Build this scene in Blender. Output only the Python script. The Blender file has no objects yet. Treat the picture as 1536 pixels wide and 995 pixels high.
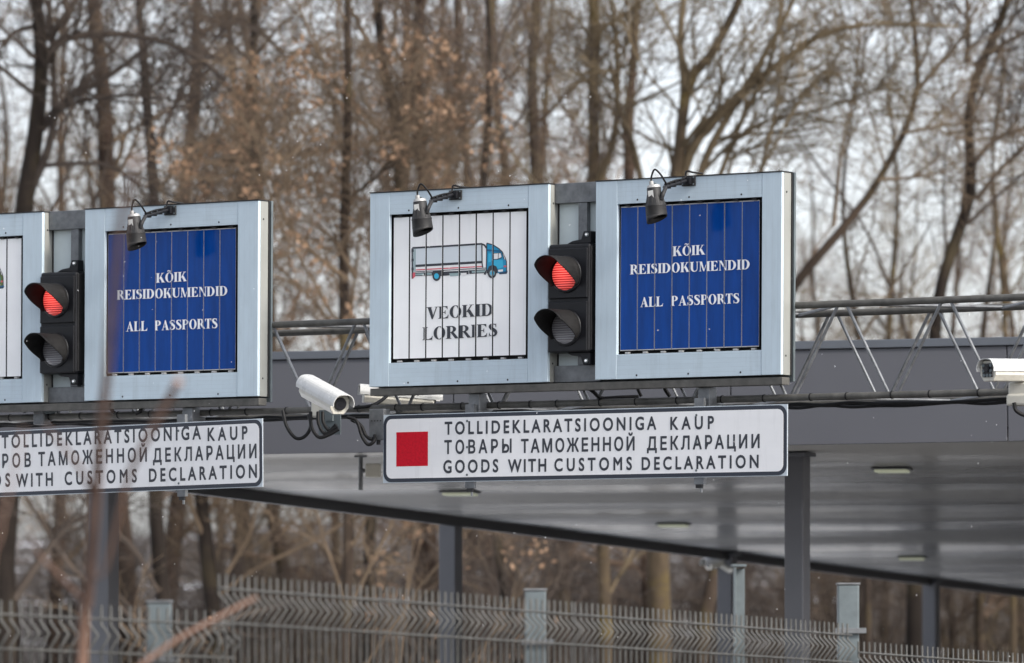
import bpy, bmesh, math, random
import numpy as np
from mathutils import Vector, Matrix
from mathutils.geometry import delaunay_2d_cdt

C = bpy.context.scene.collection
S = bpy.context.scene

# ------------------------------------------------------------ camera, sky, sun, exposure
F = 200.0 / 36.0 * 1536.0        # focal length in photograph pixels (200 mm lens)
ZC = 3.0                         # camera height
YH = 1000.0                      # level line of the photograph
cam_d = bpy.data.cameras.new("camera"); cam = bpy.data.objects.new("camera", cam_d); C.objects.link(cam)
cam.location = (0, 0, ZC); cam.rotation_euler = (math.pi / 2, 0, 0)
cam_d.lens = 200; cam_d.sensor_width = 36; cam_d.shift_y = (YH - 497.5) / 1536.0
cam_d.clip_start = 0.5; cam_d.clip_end = 3000
cam_d.dof.use_dof = True; cam_d.dof.focus_distance = 30.3; cam_d.dof.aperture_fstop = 3.9
S.camera = cam

SUN_DIR = Vector((0.66, -0.56, 0.62)).normalized()
w = bpy.data.worlds.new("World"); S.world = w; w.use_nodes = True
nt = w.node_tree; nt.nodes.clear()
sky = nt.nodes.new("ShaderNodeTexSky"); sky.sky_type = 'NISHITA'; sky.sun_disc = False
sky.sun_elevation = math.asin(SUN_DIR.z); sky.sun_rotation = math.atan2(SUN_DIR.x, SUN_DIR.y)
sky.air_density = 1.0; sky.dust_density = 3.0; sky.ozone_density = 1.0
hs = nt.nodes.new("ShaderNodeHueSaturation"); hs.inputs['Saturation'].default_value = 0.34
tcw = nt.nodes.new("ShaderNodeTexCoord"); mpw = nt.nodes.new("ShaderNodeMapping"); mpw.inputs['Scale'].default_value = (1, 1, 3)
nzw = nt.nodes.new("ShaderNodeTexNoise"); nzw.inputs['Scale'].default_value = 9; nzw.inputs['Detail'].default_value = 4
crw = nt.nodes.new("ShaderNodeMapRange"); crw.inputs['From Min'].default_value = .35; crw.inputs['From Max'].default_value = .7
crw.inputs['To Min'].default_value = 1.08; crw.inputs['To Max'].default_value = 1.28
mxw = nt.nodes.new("ShaderNodeMixRGB"); mxw.blend_type = 'MULTIPLY'; mxw.inputs[0].default_value = 1
tint = nt.nodes.new("ShaderNodeMixRGB"); tint.blend_type = 'MULTIPLY'; tint.inputs[0].default_value = 1; tint.inputs[2].default_value = (0.985, 0.99, 1.035, 1)
bg = nt.nodes.new("ShaderNodeBackground"); bg.inputs[1].default_value = 0.142
ow = nt.nodes.new("ShaderNodeOutputWorld")
L = nt.links.new
L(sky.outputs[0], hs.inputs['Color']); L(tcw.outputs['Generated'], mpw.inputs[0]); L(mpw.outputs[0], nzw.inputs['Vector'])
L(nzw.outputs[0], crw.inputs[0]); L(hs.outputs[0], mxw.inputs[1]); L(crw.outputs[0], mxw.inputs[2])
L(mxw.outputs[0], tint.inputs[1]); L(tint.outputs[0], bg.inputs[0]); L(bg.outputs[0], ow.inputs[0])
sd = bpy.data.lights.new("sun", 'SUN'); sd.energy = 2.1; sd.angle = math.radians(9); sd.color = (1, .93, .83)
so = bpy.data.objects.new("sun", sd); C.objects.link(so); so.location = (0, 0, 60)
so.rotation_euler = SUN_DIR.to_track_quat('Z', 'Y').to_euler()
S.view_settings.view_transform = 'Standard'; S.view_settings.look = 'None'; S.view_settings.gamma = 1
S.view_settings.exposure = 0.86
S.cycles.max_bounces = 8; S.cycles.use_denoising = True

def at(px, py, D):
    return Vector(((px - 768) * D / F, D, ZC + (YH - py) * D / F))

# ------------------------------------------------------------ materials
def mat(name, col, rough=.6, metal=0., var=0., vscale=8., col2=None, bump=0., bscale=60., spec=.5, coords='Object', stretch=None, rp=(.32, .68)):
    m = bpy.data.materials.new(name); m.use_nodes = True; n = m.node_tree; b = n.nodes['Principled BSDF']
    c = tuple(col) + (1,)
    b.inputs['Base Color'].default_value = c; b.inputs['Roughness'].default_value = rough
    b.inputs['Metallic'].default_value = metal; b.inputs['Specular IOR Level'].default_value = spec
    tc = n.nodes.new("ShaderNodeTexCoord"); mp = n.nodes.new("ShaderNodeMapping")
    if stretch: mp.inputs['Scale'].default_value = stretch
    n.links.new(tc.outputs[coords], mp.inputs[0])
    if var or col2:
        nz = n.nodes.new("ShaderNodeTexNoise"); nz.inputs['Scale'].default_value = vscale; nz.inputs['Detail'].default_value = 6; nz.inputs['Roughness'].default_value = .65
        n.links.new(mp.outputs[0], nz.inputs['Vector'])
        r = n.nodes.new("ShaderNodeValToRGB"); r.color_ramp.elements[0].position = rp[0]; r.color_ramp.elements[1].position = rp[1]
        if col2: a, bb = c, tuple(col2) + (1,)
        else: a = tuple(x * (1 - var) for x in col) + (1,); bb = tuple(min(1, x * (1 + var)) for x in col) + (1,)
        r.color_ramp.elements[0].color = a; r.color_ramp.elements[1].color = bb
        n.links.new(nz.outputs[0], r.inputs[0]); n.links.new(r.outputs[0], b.inputs['Base Color'])
        mr = n.nodes.new("ShaderNodeMapRange"); mr.inputs['To Min'].default_value = max(.02, rough - .1); mr.inputs['To Max'].default_value = min(1, rough + .12)
        n.links.new(nz.outputs[0], mr.inputs[0]); n.links.new(mr.outputs[0], b.inputs['Roughness'])
    if bump:
        nb = n.nodes.new("ShaderNodeTexNoise"); nb.inputs['Scale'].default_value = bscale; nb.inputs['Detail'].default_value = 4
        n.links.new(mp.outputs[0], nb.inputs['Vector'])
        bp = n.nodes.new("ShaderNodeBump"); bp.inputs['Strength'].default_value = bump; bp.inputs['Distance'].default_value = .01
        n.links.new(nb.outputs[0], bp.inputs['Height']); n.links.new(bp.outputs[0], b.inputs['Normal'])
    return m

def grime(m, amt=.3, col=(.10, .095, .085), scale=3., stretch=(6, 6, .5), lo=.52, hi=.78):
    """run-off streaks and dirt with a shape of their own"""
    n = m.node_tree; b = n.nodes['Principled BSDF']
    tc = n.nodes.new("ShaderNodeTexCoord"); oi = n.nodes.new("ShaderNodeObjectInfo"); ad = n.nodes.new("ShaderNodeVectorMath"); ad.operation = 'ADD'
    mp = n.nodes.new("ShaderNodeMapping"); mp.inputs['Scale'].default_value = stretch
    ml = n.nodes.new("ShaderNodeMath"); ml.operation = 'MULTIPLY'; ml.inputs[1].default_value = 40; n.links.new(oi.outputs['Random'], ml.inputs[0])
    n.links.new(tc.outputs['Object'], ad.inputs[0]); n.links.new(ml.outputs[0], ad.inputs[1]); n.links.new(ad.outputs[0], mp.inputs[0])
    nz = n.nodes.new("ShaderNodeTexNoise"); nz.inputs['Scale'].default_value = scale; nz.inputs['Detail'].default_value = 7; nz.inputs['Roughness'].default_value = .7; n.links.new(mp.outputs[0], nz.inputs['Vector'])
    mr = n.nodes.new("ShaderNodeMapRange"); mr.inputs['From Min'].default_value = lo; mr.inputs['From Max'].default_value = hi; mr.inputs['To Max'].default_value = amt; n.links.new(nz.outputs[0], mr.inputs[0])
    mx = n.nodes.new("ShaderNodeMixRGB"); mx.inputs[2].default_value = tuple(col) + (1,); n.links.new(mr.outputs[0], mx.inputs[0])
    src = b.inputs['Base Color'].links
    if src: n.links.new(src[0].from_socket, mx.inputs[1])
    else: mx.inputs[1].default_value = b.inputs['Base Color'].default_value
    n.links.new(mx.outputs[0], b.inputs['Base Color']); return m

def grooves(m, axis, pitch, depth=.16):
    """extruded aluminium: thin grooves cut along the length of a board"""
    n = m.node_tree; b = n.nodes['Principled BSDF']
    tc = n.nodes.new("ShaderNodeTexCoord"); sp = n.nodes.new("ShaderNodeSeparateXYZ"); n.links.new(tc.outputs['Object'], sp.inputs[0])
    dv = n.nodes.new("ShaderNodeMath"); dv.operation = 'DIVIDE'; dv.inputs[1].default_value = pitch; n.links.new(sp.outputs[axis], dv.inputs[0])
    fr = n.nodes.new("ShaderNodeMath"); fr.operation = 'FRACT'; n.links.new(dv.outputs[0], fr.inputs[0])
    lt = n.nodes.new("ShaderNodeMath"); lt.operation = 'LESS_THAN'; lt.inputs[1].default_value = .07; n.links.new(fr.outputs[0], lt.inputs[0])
    mu = n.nodes.new("ShaderNodeMath"); mu.operation = 'MULTIPLY'; mu.inputs[1].default_value = depth; n.links.new(lt.outputs[0], mu.inputs[0])
    mx = n.nodes.new("ShaderNodeMixRGB"); mx.blend_type = 'MIX'; mx.inputs[2].default_value = (.12, .14, .17, 1)
    src = b.inputs['Base Color'].links
    if src: n.links.new(src[0].from_socket, mx.inputs[1])
    else: mx.inputs[1].default_value = b.inputs['Base Color'].default_value
    n.links.new(mu.outputs[0], mx.inputs[0]); n.links.new(mx.outputs[0], b.inputs['Base Color'])
    return m

M = {}
M['board_h'] = grooves(mat("pale blue aluminium board", (.46, .555, .615), .42, 0, .05, 5, bump=.02, stretch=(1, 1, 4)), 2, .0235)
M['board_v'] = grooves(mat("pale blue aluminium post", (.46, .555, .615), .42, 0, .05, 5, bump=.02, stretch=(4, 1, 1)), 0, .036, .10)
M['board_side'] = mat("pale aluminium side", (.235, .242, .225), .45, 0, .06, 6)
M['galv'] = mat("galvanised steel", (.15, .158, .164), .5, .5, .3, 16, bump=.04)
M['galv_light'] = mat("pale galvanised steel", (.108, .130, .137), .5, .3, .22, 9, bump=.03)
M['galv_pipe'] = mat("weathered galvanised pipe", (.092, .089, .080), .6, .3, .35, 12, bump=.05)
M['rod'] = mat("galvanised rod", (.165, .172, .178), .5, .5, .35, 20)
M['recess'] = mat('pale recess sheet', (.50, .57, .58), .4, 0, .06, 5)
M['dark'] = mat("dark interior metal", (.018, .018, .019), .6, .2)
M['black'] = mat("black plastic", (.008, .0085, .0105), .42, 0, .3, 20, bump=.06, bscale=160, spec=.28)
M['black_soft'] = mat("black rubber cable", (.006, .006, .0065), .55, spec=.25)
M['black_matt'] = mat("matt black visor", (.014, .0135, .0135), .65, 0, .3, 30, spec=.2)
M['lamp_grey'] = mat("dark grey cast metal", (.020, .020, .0205), .55, 0, .3, 25, bump=.05, spec=.3)
M['lamp_cap'] = mat("pale grey cast metal", (.36, .36, .35), .5, .3, .15, 25)
M['white_slat'] = mat("white printed slat", (.86, .87, .865), .35, 0, .02, 6, spec=.3)
M['blue_slat'] = mat("blue printed slat", (.002, .046, .235), .10, 0, .16, 9, spec=.2, stretch=(3, 1, .4))
M['alu_edge'] = mat("aluminium slat edge", (.42, .42, .41), .4, .4, .1, 30)
M['white_print'] = mat("white lettering", (.82, .84, .86), .4)
M['ink'] = mat("dark ink lettering", (.028, .032, .042), .45)
M['plate'] = mat("white reflective sign sheet", (.77, .775, .775), .5, 0, .025, 4, stretch=(1, 1, 3))
M['plate_back'] = mat("grey sign rim", (.52, .58, .62), .45, .2)
M['border'] = mat("dark navy border", (.022, .028, .042), .45)
M['red_sq'] = mat("red reflective square", (.52, .008, .022), .6, 0, .18, 70, spec=.15)
M['cctv'] = mat("off white painted housing", (.52, .505, .44), .35, 0, .06, 7)
M['cctv_shield'] = mat("white painted sunshield", (.51, .515, .50), .28, 0, .03, 7)
M['glass_dark'] = mat("dark lens glass", (.02, .02, .024), .06, spec=.7)
M['canopy'] = mat("grey cladding", (.060, .063, .074), .5, .1, .05, .6)
M['canopy_cap'] = mat("grey cap flashing", (.080, .090, .106), .4, .3, .05, .6)
M['column'] = mat("grey painted steel column", (.105, .108, .118), .5, 0, .06, 2)
M['trim'] = mat("dark edge trim", (.035, .036, .038), .5, .2)
M['fence'] = mat("weathered fence wire", (.088, .088, .082), .5, .3, .35, 14)
M['snow'] = mat("snow", (.85, .87, .9), .7)
M['label_grey'] = mat("pale paper label", (.6, .6, .57), .6)
M['red_tail'] = mat("red print", (.62, .10, .13), .4)
M['cyan'] = mat("blue cab print", (.005, .26, .47), .4)
M['cyan_light'] = mat("light blue cab print", (.03, .40, .62), .4)
M['cyan_dark'] = mat("deep blue cab print", (.003, .10, .22), .4)
M['green'] = mat("olive green cab print", (.10, .14, .03), .4)
M['box_print'] = mat("pale grey box print", (.60, .66, .70), .4)
M['teal_grey'] = mat("grey green print", (.26, .36, .37), .4)

for k_, a_ in (('board_h', .24), ('board_v', .20), ('board_side', .3), ('plate', .16), ('white_slat', .10), ('cctv', .35), ('cctv_shield', .2)): grime(M[k_], a_)
for k_, a_ in (('canopy', .25), ('canopy_cap', .35), ('column', .3)): grime(M[k_], a_, (.05, .05, .05), 1.2, (2, 2, .25))
def ceiling_mat():
    m = bpy.data.materials.new("profiled metal ceiling"); m.use_nodes = True; n = m.node_tree; n.nodes.clear()
    N = n.nodes.new; tc = N("ShaderNodeTexCoord"); out = N("ShaderNodeOutputMaterial"); mix = N("ShaderNodeMixShader"); df = N("ShaderNodeBsdfDiffuse"); gl = N("ShaderNodeBsdfGlossy")
    def noise(sx, sy, lo, hi, a, b, det=5):
        mp = N("ShaderNodeMapping"); mp.inputs['Scale'].default_value = (sx, sy, 1); mp.inputs['Rotation'].default_value = (0, 0, .15); nz = N("ShaderNodeTexNoise"); nz.inputs['Scale'].default_value = 1; nz.inputs['Detail'].default_value = det
        mr = N("ShaderNodeMapRange"); mr.inputs['From Min'].default_value = lo; mr.inputs['From Max'].default_value = hi; mr.inputs['To Min'].default_value = a; mr.inputs['To Max'].default_value = b
        n.links.new(tc.outputs['Object'], mp.inputs[0]); n.links.new(mp.outputs[0], nz.inputs['Vector']); n.links.new(nz.outputs[0], mr.inputs[0]); return mr.outputs[0]
    df.inputs[0].default_value = (.44, .43, .405, 1); gl.inputs[0].default_value = (.58, .57, .545, 1)
    n.links.new(noise(.10, .42, .40, .62, .06, .66), mix.inputs[0]); n.links.new(noise(.3, .9, .35, .65, .13, .34), gl.inputs['Roughness'])
    bp = N("ShaderNodeBump"); bp.inputs['Strength'].default_value = .25; bp.inputs['Distance'].default_value = .02
    n.links.new(noise(.12, 1.6, .3, .7, 0, 1, 2), bp.inputs['Height']); n.links.new(bp.outputs[0], gl.inputs['Normal'])
    n.links.new(df.outputs[0], mix.inputs[1]); n.links.new(gl.outputs[0], mix.inputs[2]); n.links.new(mix.outputs[0], out.inputs[0]); return m
M['ceiling'] = ceiling_mat()

def emission_mat(name, col, st, base=(.5, .5, .5)):
    m = bpy.data.materials.new(name); m.use_nodes = True; b = m.node_tree.nodes['Principled BSDF']
    b.inputs['Base Color'].default_value = tuple(base) + (1,)
    b.inputs['Emission Color'].default_value = tuple(col) + (1,); b.inputs['Emission Strength'].default_value = st
    return m
M['ceil_lamp'] = emission_mat("warm lamp diffuser", (.95, 1, .72), .12, (.32, .32, .26))

def lens_mat(name, dark, light, emit):
    m = bpy.data.materials.new(name); m.use_nodes = True; n = m.node_tree; b = n.nodes['Principled BSDF']
    tc = n.nodes.new("ShaderNodeTexCoord"); sp = n.nodes.new("ShaderNodeSeparateXYZ"); n.links.new(tc.outputs['Object'], sp.inputs[0])
    mu = n.nodes.new("ShaderNodeMath"); mu.operation = 'MULTIPLY'; mu.inputs[1].default_value = 2 * math.pi / .0125; n.links.new(sp.outputs[2], mu.inputs[0])
    si = n.nodes.new("ShaderNodeMath"); si.operation = 'SINE'; n.links.new(mu.outputs[0], si.inputs[0])
    r = n.nodes.new("ShaderNodeValToRGB"); r.color_ramp.elements[0].color = tuple(dark) + (1,); r.color_ramp.elements[1].color = tuple(light) + (1,)
    r.color_ramp.elements[0].position = .15; r.color_ramp.elements[1].position = .7
    mr = n.nodes.new("ShaderNodeMapRange"); mr.inputs['From Min'].default_value = -1; n.links.new(si.outputs[0], mr.inputs[0]); n.links.new(mr.outputs[0], r.inputs[0])
    n.links.new(r.outputs[0], b.inputs['Base Color']); b.inputs['Roughness'].default_value = .12
    bp = n.nodes.new("ShaderNodeBump"); bp.inputs['Strength'].default_value = .35; bp.inputs['Distance'].default_value = .003
    n.links.new(si.outputs[0], bp.inputs['Height']); n.links.new(bp.outputs[0], b.inputs['Normal'])
    if emit:                                     # the lamp behind the glass lights the upper part more
        sx = n.nodes.new("ShaderNodeVectorMath"); sx.operation = 'DISTANCE'; sx.inputs[1].default_value = (-.012, 0, .025); n.links.new(tc.outputs['Object'], sx.inputs[0])
        er = n.nodes.new("ShaderNodeMapRange"); er.inputs['From Min'].default_value = .01; er.inputs['From Max'].default_value = .105; er.inputs['To Min'].default_value = emit; er.inputs['To Max'].default_value = emit * .12
        n.links.new(sx.outputs['Value'], er.inputs[0]); n.links.new(er.outputs[0], b.inputs['Emission Strength'])
        n.links.new(r.outputs[0], b.inputs['Emission Color'])
    return m
M['lens_red'] = lens_mat("lit red lens", (.30, .004, .006), (.95, .12, .10), 1.0)
M['lens_clear'] = lens_mat("unlit clear lens", (.13, .13, .14), (.25, .25, .265), 0)

def bark_mat(name, a, b, c, sc=3.):
    m = mat(name, a, .85, 0, 0, sc, col2=b, bump=.5, bscale=14, stretch=(1, 1, .25))
    n = m.node_tree; bs = n.nodes['Principled BSDF']
    src = bs.inputs['Base Color'].links[0].from_socket
    nz = n.nodes.new("ShaderNodeTexNoise"); nz.inputs['Scale'].default_value = 1.3; nz.inputs['Detail'].default_value = 5
    tc = n.nodes.new("ShaderNodeTexCoord"); n.links.new(tc.outputs['Object'], nz.inputs['Vector'])
    mr = n.nodes.new("ShaderNodeMapRange"); mr.inputs['From Min'].default_value = .52; mr.inputs['From Max'].default_value = .68; n.links.new(nz.outputs[0], mr.inputs[0])
    mx = n.nodes.new("ShaderNodeMixRGB"); mx.inputs[2].default_value = tuple(c) + (1,); n.links.new(mr.outputs[0], mx.inputs[0]); n.links.new(src, mx.inputs[1])
    n.links.new(mx.outputs[0], bs.inputs['Base Color'])
    return m
M['bark_dark'] = bark_mat("dark bark", (.007, .0055, .0045), (.026, .020, .016), (.038, .030, .018))
M['bark_mid'] = bark_mat("brown bark", (.015, .011, .009), (.056, .041, .030), (.07, .055, .028))
M['bark_red'] = bark_mat("reddish bark", (.018, .012, .009), (.06, .040, .029), (.06, .045, .03))
M['bark_olive'] = bark_mat("lichen covered bark", (.026, .019, .013), (.088, .066, .042), (.115, .085, .028))
M['twig'] = mat("brown twigs", (.038, .029, .021), .8, 0, 0, .8, col2=(.16, .117, .078))
M['twig_dark'] = mat("dark twigs", (.026, .021, .018), .8, 0, 0, .8, col2=(.085, .067, .054))
M['twig_red'] = mat("mauve twigs", (.045, .032, .024), .8, 0, 0, .8, col2=(.185, .128, .09))
M['twig_olive'] = mat("olive twigs", (.06, .046, .029), .8, 0, 0, .8, col2=(.175, .135, .084))
M['twig_shrub_shade'] = mat('shaded reddish shrub twigs', (.028, .020, .016), .8, 0, 0, .8, col2=(.10, .066, .052))  # reddish twigs darkened in colour to carry the shade low in the wood
M['leaf_dry'] = mat("dry tan leaves", (.13, .078, .046), .7, 0, 0, 2.5, col2=(.235, .158, .106))
for k_ in list(M):
    if k_.startswith(('bark', 'twig', 'leaf')): M[k_].node_tree.nodes['Principled BSDF'].inputs['Specular IOR Level'].default_value = .12
M['reed'] = mat("dry reddish stem", (.15, .085, .06), .7, 0, 0, 5, col2=(.28, .17, .122))

# ------------------------------------------------------------ building helpers
def tag(o, label=None, cat=None, group=None, kind=None):
    for k, v in (('label', label), ('category', cat), ('group', group), ('kind', kind)):
        if v: o[k] = v
    return o

def empty(name, label, cat, mtx=None, group=None):
    o = bpy.data.objects.new(name, None); C.objects.link(o); o.empty_display_size = .1
    if mtx is not None: o.matrix_world = mtx
    return tag(o, label, cat, group)

class MB:
    def __init__(s): s.v = []; s.f = []; s.mi = []; s.sm = []; s.mats = []
    def m(s, name):
        if name not in s.mats: s.mats.append(name)
        return s.mats.index(name)
    def add(s, vs, fs, mname, smooth=False):
        o = len(s.v); s.v += [tuple(x) for x in vs]; k = s.m(mname)
        for f in fs: s.f.append(tuple(i + o for i in f)); s.mi.append(k); s.sm.append(smooth)
    def box(s, x0, x1, y0, y1, z0, z1, mname):
        vs = [(x, y, z) for x in (x0, x1) for y in (y0, y1) for z in (z0, z1)]
        s.add(vs, [(0, 1, 3, 2), (4, 6, 7, 5), (0, 4, 5, 1), (2, 3, 7, 6), (0, 2, 6, 4), (1, 5, 7, 3)], mname)
    def hexa(s, lo, hi, mname):
        """lo, hi: four corners each, same winding"""
        s.add(list(lo) + list(hi), [(3, 2, 1, 0), (4, 5, 6, 7)] + [(i, (i + 1) % 4, 4 + (i + 1) % 4, 4 + i) for i in range(4)], mname)
    def poly(s, pts, mname): s.add(pts, [tuple(range(len(pts)))], mname)
    def prism(s, pts, y0, y1, mname, smooth=False):
        """pts: (x,z) outline counter-clockwise seen from the front; from y0 (front) to y1"""
        n = len(pts)
        s.add([(x, y0, z) for x, z in pts] + [(x, y1, z) for x, z in pts],
              [tuple(range(n)), tuple(range(2 * n - 1, n - 1, -1))], mname)
        s.add([(x, y0, z) for x, z in pts] + [(x, y1, z) for x, z in pts],
              [(i, n + i, n + (i + 1) % n, (i + 1) % n) for i in range(n)], mname, smooth)
    def tube(s, pts, r, mname, n=8, caps=True, smooth=True):
        pts = [Vector(p) for p in pts]; k = len(pts)
        rs = r if isinstance(r, (list, tuple)) else [r] * k
        t0 = (pts[1] - pts[0]).normalized()
        a = t0.orthogonal().normalized(); vs = []
        for i, p in enumerate(pts):
            t = (pts[min(i + 1, k - 1)] - pts[max(i - 1, 0)]).normalized()
            a = (a - t * a.dot(t)).normalized(); b = t.cross(a)
            for j in range(n):
                an = 2 * math.pi * j / n
                vs.append(p + (a * math.cos(an) + b * math.sin(an)) * rs[i])
        fs = [(i * n + j, i * n + (j + 1) % n, (i + 1) * n + (j + 1) % n, (i + 1) * n + j) for i in range(k - 1) for j in range(n)]
        s.add(vs, fs, mname, smooth)
        if caps:
            o = len(vs)
            s.add(vs[:n], [tuple(range(n - 1, -1, -1))], mname); s.add(vs[-n:], [tuple(range(n))], mname)
    def disc(s, c, nrm, r, h, mname, n=16):
        c = Vector(c); s.tube([c, c + Vector(nrm).normalized() * h], r, mname, n)
    def build(s, name, parent=None, bevel=0., seg=2, mtx=None, autosmooth=False):
        me = bpy.data.meshes.new(name); me.from_pydata(s.v, [], s.f)
        for k in s.mats: me.materials.append(M[k])
        me.polygons.foreach_set('material_index', s.mi); me.polygons.foreach_set('use_smooth', s.sm)
        me.update()
        o = bpy.data.objects.new(name, me); C.objects.link(o)
        if parent: o.parent = parent
        if mtx is not None: o.matrix_world = mtx
        if bevel:
            bm = bmesh.new(); bm.from_mesh(me); bmesh.ops.remove_doubles(bm, verts=bm.verts, dist=1e-6); bm.to_mesh(me); bm.free()
            b = o.modifiers.new("bevel", 'BEVEL'); b.width = bevel; b.segments = seg; b.limit_method = 'ANGLE'; b.angle_limit = math.radians(40)
        return o

def smooth_path(pts, n=6):
    P = [Vector(p) for p in pts]; P = [P[0] * 2 - P[1]] + P + [P[-1] * 2 - P[-2]]; out = []
    for i in range(1, len(P) - 2):
        for j in range(n):
            t = j / n
            out.append(.5 * ((2 * P[i]) + (P[i + 1] - P[i - 1]) * t + (2 * P[i - 1] - 5 * P[i] + 4 * P[i + 1] - P[i + 2]) * t * t + (3 * P[i] - P[i - 1] - 3 * P[i + 1] + P[i + 2]) * t ** 3))
    out.append(P[-2]); return out

def copy_tree(o, parent=None):
    c = o.copy(); C.objects.link(c)
    if parent: c.parent = parent
    for ch in list(o.children): copy_tree(ch, c)
    return c

def frame(PL, PR):
    """plane frame: x along PL->PR, z up, y into the picture"""
    x = (PR - PL).normalized(); z = Vector((0, 0, 1)); z = (z - x * z.dot(x)).normalized(); y = z.cross(x)
    m = Matrix((x, y, z)).transposed().to_4x4(); m.translation = PL
    return m

class Plane:
    def __init__(s, m): s.m = m; s.i = m.inverted()
    def loc(s, px, py, y=0.):
        o = s.i @ Vector((0, 0, ZC)); d = s.i.to_3x3() @ Vector(((px - 768) / F, 1, (YH - py) / F))
        t = (y - o.y) / d.y; p = o + d * t
        return p.x, p.z
    def p(s, px, py, y=0.):
        x, z = s.loc(px, py, y); return Vector((x, y, z))

# ------------------------------------------------------------ lettering
def strip(spine):
    """spine of (x, z, width) -> list of quads along it"""
    P = [Vector((a, b)) for a, b, c in spine]; W = [c for a, b, c in spine]; l = []; r = []
    for i, p in enumerate(P):
        t = (P[min(i + 1, len(P) - 1)] - P[max(i - 1, 0)]).normalized(); n = Vector((-t.y, t.x))
        l.append(p + n * W[i] / 2); r.append(p - n * W[i] / 2)
    return [[l[i], r[i], r[i + 1], l[i + 1]] for i in range(len(P) - 1)]
def smooth3(pts, n=6):
    return [tuple(v) for v in smooth_path([Vector(p) for p in pts], n)]
def rect(a, b, c, d): return [[(a, c), (b, c), (b, d), (a, d)]]
SW, HL, SF = .205, .06, .038      # stem, hairline, serif thickness
def serif(a, b, z, up):            # a foot serif under a stem a..b; up=+1 at the bottom
    e = .075
    return [[(a - e, z), (b + e, z), (b + e, z + up * SF), (a - e, z + up * SF)],
            [(a - .035, z + up * SF * .9), (b + .035, z + up * SF * .9), (b, z + up * .085), (a, z + up * .085)]]
def stem(a, wd=SW): return rect(a, a + wd, 0, 1) + serif(a, a + wd, 0, 1) + serif(a, a + wd, 1, -1)
def ring(cx, cz, ox, oz, ix, iz, a0, a1, n=22):
    out = []
    for k in range(n):
        t0 = math.radians(a0 + (a1 - a0) * k / n); t1 = math.radians(a0 + (a1 - a0) * (k + 1) / n)
        f = lambda t, x, z: (cx + x * math.cos(t), cz + z * math.sin(t))
        out.append([f(t0, ox, oz), f(t1, ox, oz), f(t1, ix, iz), f(t0, ix, iz)])
    return out
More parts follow.
